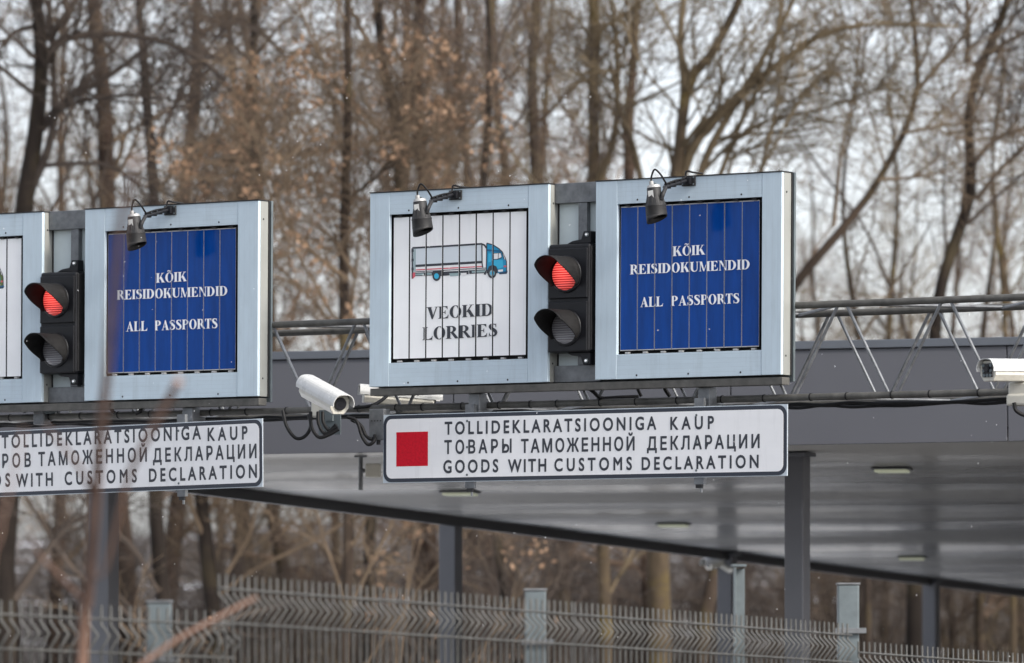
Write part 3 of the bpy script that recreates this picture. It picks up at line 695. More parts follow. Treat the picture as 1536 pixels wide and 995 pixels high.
key_tree(26, 'thin sapling just right of the dark upright tree', 72,
    [(1520, 990), (1515, 760), (1508, 560), (1502, 430), (1492, 340), (1486, 240), (1500, 120), (1490, 10)], [12, 11, 10, 9, 8, 6, 4, 3], bark='bark_olive', twig='twig_olive', n1=15, t0=.3, l1=(1.0, 2.4), n2=5, n3=4)
key_tree(23, 'dark trunk low behind the roof between the first two far columns', 63,
    [(780, 1000), (760, 900), (738, 700), (720, 420), (735, 150), (730, -60)], [16, 15, 15, 13, 11, 6], bark='bark_dark', twig='twig_dark', n1=18)
key_tree(24, 'reddish trunk low behind the second far column', 75,
    [(985, 1000), (975, 860), (960, 640), (948, 380), (945, 200), (955, 40), (960, -120)], [34, 32, 28, 22, 17, 13, 6], bark='bark_red', twig='twig_red', n1=18)
# the depth of the wood: six kinds of tree, copied
rngp = random.Random(5)
def filler(seed, h, lean, r, **kw):
    rg = random.Random(seed); pts = [Vector((0, 0, -.3))]; x = y = 0
    for i in range(1, 9):
        x += rg.uniform(-.25, .25) + lean; y += rg.uniform(-.25, .25); pts.append(Vector((x, y, h * i / 8)))
    return tree_meshes(seed, pts, [r, r * .9, r * .8, r * .66, r * .5, r * .3, r * .12], **kw)
kinds = [filler(101, 15, .05, .13, n1=27, t0=.14, l1=(1.2, 3.4), bark='bark_mid', twig='twig_red'),
         filler(102, 16, -.08, .16, n1=25, t0=.16, l1=(1.4, 3.8), bark='bark_red', twig='twig'),
         filler(103, 13, .12, .10, n1=28, t0=.13, l1=(1.0, 2.8), bark='bark_mid', twig='twig_red'),
         filler(104, 14, .0, .11, n1=26, t0=.13, l1=(1.2, 3.0), bark='bark_mid', twig='twig', leaves=1100),
         filler(105, 15, .1, .12, n1=30, t0=.08, l1=(1.4, 3.6), bark='bark_olive', twig='twig_olive')]
KL = ['mauve brown bare tree deep in the wood', 'brown bare tree with a thick trunk deep in the wood', 'slender bare tree with short twigs deep in the wood', 'bare tree still holding tan leaves deep in the wood', 'olive brown lichen covered tree deep in the wood']
def place(kind, px, D, sc, rot):
    x = (px - 768) * D / F
    return tree_obj('bare_tree', KL[kind], kinds[kind], (x, D, ground_z(x, D)), rot, sc, 'trees deep in the wood')
for i in range(19):
    px = -130 + i * 54 + rngp.uniform(-22, 22)
    D = rngp.uniform(76, 112); k = rngp.choice([0, 1, 2, 3, 0, 2, 1])
    place(k, px, D, rngp.uniform(.85, 1.15), rngp.uniform(0, 6.28))
for i in range(4):
    px = 1120 + i * 130 + rngp.uniform(-25, 25); D = rngp.uniform(95, 135)
    place(rngp.choice([4, 2, 0]), px, D, rngp.uniform(.35, .55), rngp.uniform(0, 6.28))
for i in range(11):
    px = 1185 + i * 37 + rngp.uniform(-15, 15); D = rngp.uniform(79, 100)
    place(rngp.choice([4, 2, 0, 4]), px, D, rngp.uniform(.42, .68), rngp.uniform(0, 6.28))
# undergrowth
def shrub_mesh(seed, twig):
    rng = np.random.default_rng(seed); cr = ([], [])
    n = 16; P = np.zeros((n, 10, 3)); P[:, 0, :2] = rng.normal(size=(n, 2)) * .25
    d = rng.normal(size=(n, 3)) * .35; d[:, 2] = 1; d /= np.linalg.norm(d, axis=1, keepdims=True)
    for j in range(1, 10):
        d = d + rng.normal(size=d.shape) * .09; d /= np.linalg.norm(d, axis=1, keepdims=True); P[:, j] = P[:, j - 1] + d * rng.uniform(.28, .46, n)[:, None]
    R = np.full((n, 1), .018) * np.linspace(1, .25, 10)[None]
    tubes_np(P, R, 5, cr)
    a, r = spawn(rng, P, R, 12, .1, 1, 20, 60, .4, 1.3, .5, 6, .15, .03, .3, .005); tubes_np(a, r, 3, cr)
    a, r = spawn(rng, a, r, 7, .1, 1, 20, 60, .2, .6, .6, 4, .15, .02, .4, .0032); tubes_np(a, r, 3, cr)
    a, r = spawn(rng, a, r, 4, .1, 1, 20, 60, .1, .3, .6, 3, .15, .0, .5, .0024); tubes_np(a, r, 3, cr)
    return np_mesh('stems', cr, twig, False)
SH = [shrub_mesh(201, 'twig_shrub_shade'), shrub_mesh(202, 'twig_dark'), shrub_mesh(203, 'twig_olive')]
SL = ['dark reddish bare shrub in the undergrowth of the wood', 'dark brown bare shrub in the undergrowth of the wood', 'olive bare shrub in the undergrowth of the wood']
for i in range(24):
    px = 120 + i * 62 + rngp.uniform(-20, 20); D = rngp.uniform(66, 92) if px < 1300 else rngp.uniform(72, 92); x = (px - 768) * D / F
    k = rngp.choice([0, 1, 1, 2]) if px > 200 else rngp.choice([0, 1])
    o = bpy.data.objects.new('bare_shrub', SH[k]); C.objects.link(o); o.location = (x, D, ground_z(x, D) - .05); o.rotation_euler = (0, 0, rngp.uniform(0, 6.28)); s = rngp.uniform(.55, 1.0); o.scale = (s, s, s)
    tag(o, SL[k], 'shrub', 'undergrowth shrubs')

# ------------------------------------------------------------ gantry truss
G = Plane(frame(at(555, 580.5, 31.0), at(1172, 563, 29.43)))
GM = G.m
YN, YB, RP = .13, .70, .0188          # near and back chord depth, pipe radius
truss = empty('gantry_truss', 'long galvanised steel lattice truss carrying the illuminated signs and cameras', 'gantry', GM)
x0 = G.loc(-420, 620, YN)[0]; x1 = G.loc(1990, 580, YN)[0]
def line_z(p, q, y):
    (xa, za), (xb, zb) = G.loc(*p, y), G.loc(*q, y); k = (zb - za) / (xb - xa); return lambda x: za + (x - xa) * k
zt_n = line_z((1230, 457.5), (1536, 446.5), YN); zb_n = line_z((607, 611.5), (1400, 591), YN)
hgt = zt_n(1.5) - zb_n(1.5)
def ztn(x): return zb_n(x) + hgt
zoff_b = G.loc(1450, 463, YB)[1] - ztn(G.loc(1450, 463, YB)[0])
def ch(y, zf, name, m='galv_pipe', ex=0):
    n = 60; pts = [(x0 + (x1 - x0) * i / n, y, zf(x0 + (x1 - x0) * i / n)) for i in range(n + 1)]
    b = MB(); b.tube(pts, RP, m, 12)
    if name == 'bottom_chord' and y == YN:       # cable ties round the near pipe
        rg = random.Random(3)
        x = x0 + .1
        while x < x1:
            t = zf(x); b.tube([(x - .003, y, t), (x + .003, y, t)], RP + .003, 'black_soft', 12); x += rg.uniform(.17, .30)
    return b.build(name, truss)
ch(YN, ztn, 'top_chord'); ch(YB, lambda x: ztn(x) + zoff_b, 'top_chord')
ch(YN, zb_n, 'bottom_chord'); ch(YB, lambda x: zb_n(x) + zoff_b, 'bottom_chord')
na = G.loc(607, 607, YN)[0]; nb_ = G.loc(1498, 590, YN)[0]; per = (nb_ - na) / 6
k0 = int(math.floor((x0 - na) / per)) + 1; k1 = int((x1 - na) / per)
sh = G.loc(1250, 468, YB)[0] - (na + per * 4.5); sh = ((sh + per / 2) % per) - per / 2
def rod(p, q, r=.0088):
    b = MB(); p = Vector(p); q = Vector(q); b.tube([p, q], r, 'rod', 8); return b.build('diagonal', truss)
for k in range(k0, k1):
    xb = na + k * per; xm = xb + per / 2; g = .028
    if abs(xb) < 9:
        rod((xb + g, YN, zb_n(xb) + RP * .5), (xm - g, YN, ztn(xm) - RP * .5)); rod((xm + g, YN, ztn(xm) - RP * .5), (xb + per - g, YN, zb_n(xb + per) + RP * .5))
        xs = xb + sh; xq = xs + per / 2
        rod((xs + g, YB, zb_n(xs) + zoff_b + RP * .5), (xq - g, YB, ztn(xq) + zoff_b - RP * .5)); rod((xq + g, YB, ztn(xq) + zoff_b - RP * .5), (xs + per - g, YB, zb_n(xs + per) + zoff_b + RP * .5))
        if k % 2 == 0:
            rod((xm, YN + RP * .6, ztn(xm)), (xm + per, YB - RP * .6, ztn(xm + per) + zoff_b)); rod((xm + per, YB - RP * .6, ztn(xm + per) + zoff_b - .004), (xm + 2 * per, YN + RP * .6, ztn(xm + 2 * per)))
            rod((xb, YN + RP * .6, zb_n(xb)), (xb + per, YB - RP * .6, zb_n(xb + per) + zoff_b)); rod((xb + per, YB - RP * .6, zb_n(xb + per) + zoff_b - .004), (xb + 2 * per, YN + RP * .6, zb_n(xb + 2 * per)))
for x in (x0 + .1, x1 - .1):                     # the legs, outside the picture
    b = MB()
    for y in (YN, YB): b.tube([(x, y, ztn(x) + .02), (x, y, -(GM.translation.z) - .2)], .06, 'galv_pipe', 12)
    b.build('leg', truss)
# cable run strapped under the near chord, between and beside the signs
cb = MB(); rg = random.Random(8)
for off in (0, 1, 2):
    pts = []; x = x0 + .3
    while x < x1 - .3:
        pts.append((x, YN + .03 + .018 * off, zb_n(x) - RP - .012 - rg.uniform(0, .014) - .010 * (off == 1))); x += .16
    cb.tube(smooth_path(pts, 3), .009, 'black_soft', 6)
tag(cb.build('cable_run', mtx=GM), 'bundle of black cables strapped along the underside of the near bottom truss pipe', 'cable')

# ------------------------------------------------------------ sign boxes
BD = .088
def frame_box(name, label, ox0, ix0, ix1, ox1, oz0, iz0, iz1, oz1, group):
    """light box: four boards, side returns, dark inside, back plate"""
    e = empty(name, label, 'sign', GM @ Matrix.Translation((ox0, 0, oz0)), group)
    X0, X1, Z1 = ix0 - ox0, ix1 - ox0, oz1 - oz0; W = ox1 - ox0; Za, Zb = iz0 - oz0, iz1 - oz0
    g = .0012
    b = MB(); b.box(0, X0 - g, 0, .022, 0, Z1, 'board_v'); b.build('frame_post', e, bevel=.003)
    b = MB(); b.box(X1 + g, W, 0, .022, 0, Z1, 'board_v'); b.build('frame_post', e, bevel=.003)
    for za, zb in ((0, Za), (Zb, Z1)):
        b = MB(); b.box(X0, X1, .0015, .022, za, zb, 'board_h')
        for fx in (.14, .5, .86):
            zz = zb - .012 if za == 0 and False else (za + .018)
            b.disc((X0 + (X1 - X0) * fx, .0018, zz), (0, -1, 0), .0055, .002, 'lamp_grey', 10)
        b.build('frame_rail', e, bevel=.002)
    b = MB()
    b.box(W - .004, W, .0225, BD, 0, Z1, 'board_side'); b.box(0, .004, .0225, BD, 0, Z1, 'board_side')
    b.box(.0045, W - .0045, .0225, BD, Z1 - .004, Z1, 'board_side'); b.box(.0045, W - .0045, .0225, BD, 0, .004, 'board_side')
    for z in (.1, Z1 - .1):
        b.disc((W + .0002, .045, z), (1, 0, 0), .006, .002, 'lamp_grey', 8)
    b.build('side_casing', e, bevel=.001)
    b = MB(); b.box(-.004, W + .006, BD + .001, BD + .006, -.003, Z1 + .006, 'dark')
    b.box(-.002, W + .004, -.004, BD, Z1 + .001, Z1 + .006, 'lamp_grey')
    b.build('top_cover', e)
    b = MB(); b.box(.005, W - .005, BD - .012, BD - .004, .005, Z1 - .005, 'dark'); b.build('back_panel', e)
    # shaft ends of the turning slats
    b = MB(); n = 8
    for i in range(n):
        x = X0 + (X1 - X0) * (i + .5) / n
        b.tube([(x, .05, Za - .02), (x, .05, Zb + .02)], .006, 'lamp_grey', 8)
        b.box(x - .014, x + .014, .012, .03, Zb - .014, Zb - .004, 'lamp_grey'); b.box(x - .012, x + .012, .012, .03, Za + .003, Za + .012, 'alu_edge')
    b.build('slat_shafts', e)
    return e
SLR = random.Random(21)
def slats(e, off, sx0, sx1, sz0, sz1, kind, art):
    """eight turning slats with the print cut at each slat edge; art: list of (polygon triangles in plane coordinates, material, layer, name)"""
    n = 8; pw = (sx1 - sx0) / n; gap = .0042 if kind == 'white' else .0010; mt = 'white_slat' if kind == 'white' else 'blue_slat'; YS = .0235
    for i in range(n):
        xa = sx0 + pw * i + gap - off[0]; xb = sx0 + pw * (i + 1) - gap - off[0]; za = sz0 - off[1]; zb = sz1 - off[1]
        b = MB(); ed = .0015 if kind == 'blue' else .0012
        a1, b1 = xa + ed, xb - ed; z1 = zb - (.005 if kind == 'blue' else .002); z0_ = za + (.005 if kind == 'blue' else .002)
        V = [(xa, YS, za), (a1, YS, za), (b1, YS, za), (xb, YS, za), (xa, YS, z0_), (a1, YS, z0_), (b1, YS, z0_), (xb, YS, z0_),
             (xa, YS, z1), (a1, YS, z1), (b1, YS, z1), (xb, YS, z1), (xa, YS, zb), (a1, YS, zb), (b1, YS, zb), (xb, YS, zb)]
        em = 'alu_edge' if kind == 'blue' else mt
        for r in range(3):
            for c in range(3):
                q = (r * 4 + c, r * 4 + c + 1, r * 4 + c + 5, r * 4 + c + 4)
                b.add([V[j] for j in q], [(0, 1, 2, 3)], mt if r == 1 and c == 1 else em)
        ax = (xa + xb) / 2; ay = YS + .055
        b.add([(xa, YS, za), (ax, ay, za), (ax, ay, zb), (xa, YS, zb)], [(0, 3, 2, 1)], 'lamp_grey'); b.add([(xb, YS, za), (ax, ay, za), (ax, ay, zb), (xb, YS, zb)], [(0, 1, 2, 3)], 'lamp_grey')
        b.add([(xa, YS, zb), (xb, YS, zb), (ax, ay, zb)], [(0, 1, 2)], 'lamp_grey'); b.add([(xa, YS, za), (xb, YS, za), (ax, ay, za)], [(0, 2, 1)], 'lamp_grey')
        s = b.build('slat', e)
        s.matrix_local = Matrix.Translation((ax, ay, 0)) @ Matrix.Rotation(SLR.uniform(-.007, .007), 4, 'Z') @ Matrix.Translation((-ax, -ay, 0))
        by = {}
        for tris, mname, layer, nm in art:
            for t in tris:
                c = clip_tri([(u - off[0], v - off[1]) for u, v in t], a1, b1)
                if c: by.setdefault((nm, layer if nm == 'lettering' else 0), MB()).add([(u, YS - .0004 - .00035 * min(layer, 9), v) for u, v in c], [tuple(range(len(c)))], mname)
        for (nm, _), mb in by.items(): mb.build(nm, s)

def pl(px, py): return G.loc(px, py, 0)
SLY = .0235
def psl(px, py): return G.loc(px, py, SLY)
LN = [10]
def textline(text, pa, pb, cap_px, mname):
    """pa, pb: photo points of the baseline ends"""
    a, b = psl(*pa), psl(*pb); cap = cap_px * ((at(*pa, 1) - Vector((0, 0, ZC))).length and 1)
    top = psl(pa[0], pa[1] - cap_px)[1] - a[1]
    t, wd = serif_tris(text); k = (b[0] - a[0]) / wd; sl = (b[1] - a[1]) / (b[0] - a[0])
    return ([[(a[0] + u * k, a[1] + v * top + u * k * sl) for u, v in tri] for tri in t], mname, LN.__setitem__(0, LN[0] + .1) or LN[0], 'lettering')

# the lorry picture, drawn in photograph points of the enlarged picture (8.533 x, origin 600,340)
def lorry(dx=0, dz=0, cab=('cyan', 'cyan_light', 'cyan_dark')):
    def q(pts): 
        r = [psl(600 + x / 8.533, 340 + y / 8.533) for x, y in pts]; return [(a + dx, b + dz) for a, b in r]
    art = []
    def P(pts, m, l): art.append((union_tris([q(pts)]), m, l, 'lorry_picture'))
    def Ln(pts, wd, m, l):
        c = q(pts); k = wd / 8.533 / 270
        art.append((union_tris(strip([(a, b, k) for a, b in c])), m, l, 'lorry_picture'))
    def Ci(cx, cy, r, m, l): P([(cx + r * .84 * math.cos(t * math.pi / 12), cy - r * math.sin(t * math.pi / 12) - 0) for t in range(24)], m, l)
    P([(165, 275), (1045, 225), (1060, 525), (195, 560), (160, 560)], 'box_print', 0)
    P([(200, 515), (1055, 465), (1062, 535), (200, 570)], 'plate', 1)
    Ln([(160, 275), (600, 250), (1045, 222), (1085, 240), (1105, 275)], 22, 'ink', 3)
    Ln([(200, 505), (620, 480), (1055, 455)], 30, 'ink', 2)
    Ln([(205, 556), (620, 534), (1055, 512)], 14, 'red_tail', 2)
    Ln([(205, 580), (620, 558), (1100, 532)], 10, 'ink', 2)
    Ln([(158, 280), (160, 600)], 22, 'ink', 3); Ln([(195, 290), (195, 590)], 14, 'teal_grey', 2); Ln([(178, 290), (178, 590)], 14, 'teal_grey', 2)
    for yy in (310, 430, 545): P([(148, yy - 18), (176, yy - 20), (176, yy + 16), (148, yy + 18)], 'ink', 4)
    Ln([(1050, 235), (1052, 470), (1060, 525)], 18, 'ink', 3)
    P([(150, 590), (196, 588), (196, 640), (168, 668), (150, 668)], 'red_tail', 3); Ln([(158, 592), (158, 665)], 16, 'ink', 4)
    P([(196, 595), (420, 582), (420, 625), (196, 634)], 'teal_grey', 2); Ln([(196, 598), (420, 586)], 9, 'ink', 3); Ln([(196, 630), (420, 622)], 9, 'ink', 3); P([(305, 588), (345, 586), (345, 628), (305, 630)], 'ink', 3)
    P([(545, 578), (880, 562), (880, 610), (545, 632)], 'ink', 2); P([(630, 600), (775, 592), (775, 630), (645, 636)], 'teal_grey', 3); P([(778, 596), (855, 592), (850, 625), (785, 626)], 'plate', 3)
    P([(880, 560), (1095, 548), (1095, 592), (900, 602)], 'teal_grey', 2); Ln([(880, 566), (1095, 552)], 9, 'ink', 3); Ln([(890, 602), (1095, 590)], 10, 'ink', 3); Ci(905, 585, 22, 'ink', 4)
    P([(1072, 610), (1110, 545), (1120, 560), (1095, 620)], 'ink', 4)
    # cab
    P([(1108, 215), (1150, 218), (1200, 240), (1270, 285), (1305, 320), (1345, 395), (1362, 440), (1368, 590), (1270, 605), (1190, 555), (1110, 560)], cab[0], 1)
    P([(1130, 345), (1165, 345), (1165, 455), (1130, 458)], cab[1], 2); P([(1195, 430), (1315, 425), (1322, 520), (1260, 540), (1195, 520)], cab[1], 2)
    P([(1108, 290), (1300, 305), (1306, 330), (1108, 315)], cab[2], 2)
    Ln([(1112, 215), (1110, 380), (1106, 560)], 16, 'ink', 3); Ln([(1110, 213), (1190, 234), (1270, 285), (1310, 325), (1350, 405), (1364, 450), (1366, 590)], 13, 'ink', 3)
    P([(1200, 345), (1290, 340), (1300, 390), (1250, 415), (1200, 418)], 'plate', 3); Ln([(1200, 342), (1292, 338), (1306, 400), (1255, 418), (1200, 421), (1198, 342)], 9, 'ink', 4); Ln([(1262, 345), (1258, 412)], 9, 'ink', 4)
    P([(1312, 345), (1328, 350), (1350, 420), (1338, 425)], 'plate', 3); Ln([(1308, 335), (1338, 425)], 11, 'ink', 4); Ln([(1188, 240), (1188, 540)], 9, 'ink', 3)
    P([(1255, 555), (1320, 548), (1318, 575), (1262, 582)], 'plate', 4); P([(1270, 590), (1372, 560), (1378, 580), (1366, 605), (1275, 612)], cab[2], 3); Ln([(1270, 600), (1372, 592)], 12, 'ink', 4)
    P([(1330, 500), (1362, 500), (1362, 520), (1330, 522)], 'red_tail', 4)
    P([(1120, 560), (1140, 510), (1190, 490), (1235, 510), (1255, 560), (1250, 600), (1110, 600)], 'ink', 5)
    P([(405, 590), (430, 570), (560, 563), (560, 632), (500, 640), (420, 640)], 'ink', 4)
    Ci(470, 635, 62, 'ink', 5); Ci(470, 635, 36, cab[1], 6); Ci(1180, 598, 66, 'ink', 6); Ci(1182, 598, 40, 'teal_grey', 7); Ci(1184, 598, 30, cab[1], 8)
    return art

def boxdim(o0, i0, i1, o1, top, bot, otop, obot):
    """photo x of outer/inner edges and (x,y) points for the outer top/bottom, opening top/bottom -> plane numbers"""
    ym = 430
    return (pl(o0, ym)[0], pl(i0, ym)[0], pl(i1, ym)[0], pl(o1, ym)[0], pl(*bot)[1], pl(*obot)[1], pl(*otop)[1], pl(*top)[1])
# central unit
d = boxdim(554.5, 584, 791.5, 822, (688, 283.5), (688, 577), (688, 317), (688, 541.5))
lo = frame_box('lane_sign', 'white slatted lane sign with a blue lorry picture and the words VEOKID LORRIES', *d, 'slatted lane signs')
sa, sb = psl(589.5, 430)[0], psl(790, 430)[0]; sz = (psl(690, 535.5)[1], psl(690, 322)[1])
slats(lo, (d[0], d[4]), sa, sb, sz[0], sz[1], 'white', lorry() + [textline('VEOKID', (640, 479.5), (740, 473.5), 18.2, 'ink'), textline('LORRIES', (634, 510.5), (746.5, 504.5), 19, 'ink')])
WHITE_D = (d, sa, sb)
d2 = boxdim(893, 925.5, 1142, 1172, (1033, 265.5), (1033, 566), (1033, 301), (1033, 528.5))
bl = frame_box('lane_sign', 'blue slatted sign reading ALL PASSPORTS, right of the lorry sign', *d2, 'slatted lane signs')
slats(bl, (d2[0], d2[4]), psl(930.5, 430)[0], psl(1139.3, 430)[0], psl(1033, 523.5)[1], psl(1033, 305.5)[1], 'blue',
      [textline('KÕIK', (1009.5, 384.5), (1058.5, 382), 14.5, 'white_print'), textline('REISIDOKUMENDID', (945.5, 412), (1125, 404), 14.5, 'white_print'),
       textline('ALL  PASSPORTS', (961, 461), (1109.5, 455), 14.8, 'white_print')])
# left unit
d3 = boxdim(127, 157, 356, 387, (256, 308), (256, 598), (256, 342), (256, 561.5))
bl2 = frame_box('lane_sign', 'blue slatted sign reading ALL PASSPORTS, left of the tilted white camera', *d3, 'slatted lane signs')
slats(bl2, (d3[0], d3[4]), psl(162, 430)[0], psl(354, 430)[0], psl(256, 557.5)[1], psl(256, 346.5)[1], 'blue',
      [textline('KÕIK', (234.5, 424.5), (281, 422), 14.2, 'white_print'), textline('REISIDOKUMENDID', (175.5, 450), (341.5, 443.5), 14.2, 'white_print'),
       textline('ALL  PASSPORTS', (190, 497.5), (327, 492.5), 14.6, 'white_print')])
wd4 = (d[3] - d[0]); x63 = pl(63, 430)[0]; x33 = pl(33.5, 430)[0]
d4 = (x63 - wd4, x63 - wd4 + (d[1] - d[0]), x33, x63, d3[4], d3[5], d3[6], d3[7])
wl = frame_box('lane_sign', 'white slatted lane sign cut off by the left edge, only its last slats in view', *d4, 'slatted lane signs')
s4b = psl(32.5, 430)[0]; s4a = s4b - (sb - sa)
slats(wl, (d4[0], d4[4]), s4a, s4b, psl(256, 557.5)[1], psl(256, 346.5)[1], 'white', lorry(s4b - sb - .005, psl(20, 436)[1] - psl(760, 415)[1], ('green', 'cyan_light', 'cyan_dark')))

# mounting frames between and under the boxes
def mount(label, xa, xb, ga, gb, z0, z1, stubs, strip_x):
    e = empty('mounting_frame', label, 'frame', GM, 'mounting frames behind the lane signs')
    b = MB(); b.box(xa + .01, xb - .03, BD + .008, BD + .012, z0 + .0, z1 - .002, 'recess'); b.build('back_plate', e)
    b = MB(); b.box(xa + .005, xb + .012, BD + .0135, BD + .030, z0 - .03, z1 + .004, 'galv_light'); b.build('rear_flange', e, bevel=.002)
    b = MB(); b.box(ga + .003, gb - .003, .055, BD + .006, z1 - .10, z1 + .006, 'galv'); b.build('top_plate', e, bevel=.002)
    b = MB(); b.box(ga + .003, gb - .003, .055, BD + .006, z0 - .003, z0 + .085, 'galv'); b.build('bottom_plate', e, bevel=.002)
    b = MB(); b.box(strip_x - .028, strip_x + .028, .06, BD + .004, z0 + .086, z1 - .101, 'galv'); b.build('upright', e, bevel=.002)
    b = MB(); b.box(xa, xb + .004, .008, .078, z0 - .050, z0 - .010, 'galv_pipe'); b.build('bottom_rail', e, bevel=.003)
    for sx in stubs:
        b = MB(); b.box(sx - .036, sx + .036, .035, .105, zb_n(sx) - .03, z0 - .051, 'galv'); b.box(sx - .036, sx + .036, .035, YN + .04, zb_n(sx) - RP - .03, zb_n(sx) - RP - .003, 'galv')
        b.build('stub_post', e, bevel=.003)
    return e
mount('galvanised mounting frame of the central pair of signs, standing on two stub posts', d[0], d2[3], d[3], d2[0], (d[4] + d2[4]) / 2, (d[7] + d2[7]) / 2, [pl(705, 590)[0], pl(1050, 590)[0]], G.loc(874, 325, .06)[0])
mount('galvanised mounting frame of the left pair of signs, partly outside the picture', d4[0], d3[3], d4[3], d3[0], d3[4], d3[7], [pl(275, 610)[0], d4[0] + .3], G.loc(112, 350, .06)[0])

# ------------------------------------------------------------ traffic lights
def traffic_light(label, x, z, first=None):
    if first:
        c = copy_tree(first); c.matrix_world = GM @ Matrix.Translation((x, -.012, z)); c['label'] = label; return c
    e = empty('traffic_light', label, 'traffic light', GM @ Matrix.Translation((x, -.012, z)), 'two lens traffic lights on the gantry')
    W, H = TLW, TLH
    b = MB(); b.box(0, W, 0, .115, 0, H, 'black'); o = b.build('housing', e, bevel=.014, seg=3)
    # bulged door sections and top lip
    for k in (0, 1):
        zc = H * (.228 + .49 * k); cx = W * .48; R_ = .085
        b = MB(); b.box(.008, W - .008, -.012, -.0005, zc - H * .222, zc + H * .240, 'black')
        b.tube([(cx, -.0125, zc), (cx, -.024, zc)], [R_ + .016, R_ + .012], 'black', 36); b.build('lens_door', e, bevel=.006)
        b = MB(); n = 32; rings = 6; vs = [(0, -.0125, 0)]; fs = []      # domed lens, local coordinates
        for r in range(1, rings + 1):
            rr = R_ * r / rings
            for j in range(n): vs.append((rr * math.cos(2 * math.pi * j / n), -.0125 * math.sqrt(max(0, 1 - (r / rings) ** 2)), rr * math.sin(2 * math.pi * j / n)))
        fs = [(0, 1 + j, 1 + (j + 1) % n) for j in range(n)]
        for r in range(rings - 1): fs += [(1 + r * n + j, 1 + (r + 1) * n + j, 1 + (r + 1) * n + (j + 1) % n, 1 + r * n + (j + 1) % n) for j in range(n)]
        b.add(vs, fs, 'lens_red' if k else 'lens_clear', True); o = b.build('lens', e); o.location = (cx, -.0245, zc); o['label'] = 'lit red lens with horizontal ribs' if k else 'unlit grey lens with horizontal ribs'
        b = MB(); na_, nl = 40, 8; vs = []; R2 = R_ + .007
        for i in range(na_ + 1):
            ph = math.radians(-38 + 256 * i / na_); ln = float(np.interp(math.sin(ph), [-.62, -.42, 0, .5, 1], [.028, .03, .10, .172, .186]))
            for j in range(nl + 1):
                t = j / nl; vs.append((cx + R2 * (1 + .02 * t) * math.cos(ph), -.022 - ln * t, zc + R2 * (1 + .02 * t) * math.sin(ph) - .006 * t))
        fs = [(i * (nl + 1) + j, i * (nl + 1) + j + 1, (i + 1) * (nl + 1) + j + 1, (i + 1) * (nl + 1) + j) for i in range(na_) for j in range(nl)]
        b.add(vs, fs, 'black_matt', True); o = b.build('visor', e); so_ = o.modifiers.new("solid", 'SOLIDIFY'); so_.thickness = .003
    b = MB(); b.box(W - .0, W + .005, .012, .105, .012, H - .012, 'lamp_grey'); b.build('hinge_strip', e, bevel=.002)
    for zz, s in ((H + .001, 1), (-.001, -1)):
        b = MB(); p = [(W * .40, 0), (W * .97, 0), (W * .97, .064), (W * .80, .064), (W * .74, .022), (W * .52, .014)]
        q = [(u, zz + s * v) for u, v in p]; 
        if s < 0: q.reverse()
        b.prism(q, .02, .072, 'black'); b.build('bracket', e, bevel=.003)
        b = MB(); b.disc((W * .885, .0195, zz + s * .045), (0, -1, 0), .012, .006, 'galv_light', 12); b.disc((W * .885, .0130, zz + s * .045), (0, -1, 0), .006, .004, 'snow', 10); b.build('bolt', e)
    return e
yl = -.012
TLW = G.loc(884, 450, yl)[0] - G.loc(822, 450, yl)[0]; TLH = G.loc(850, 366, yl)[1] - G.loc(850, 529, yl)[1]
xz = G.loc(822, 450, yl)[0], G.loc(850, 529, yl)[1]
tl = traffic_light('black two lens traffic light with red lit, between the lorry sign and blue sign', *xz)
traffic_light('black two lens traffic light with red lit, at the left edge of the picture', G.loc(60, 480, yl)[0], G.loc(90, 560.5, yl)[1], tl)

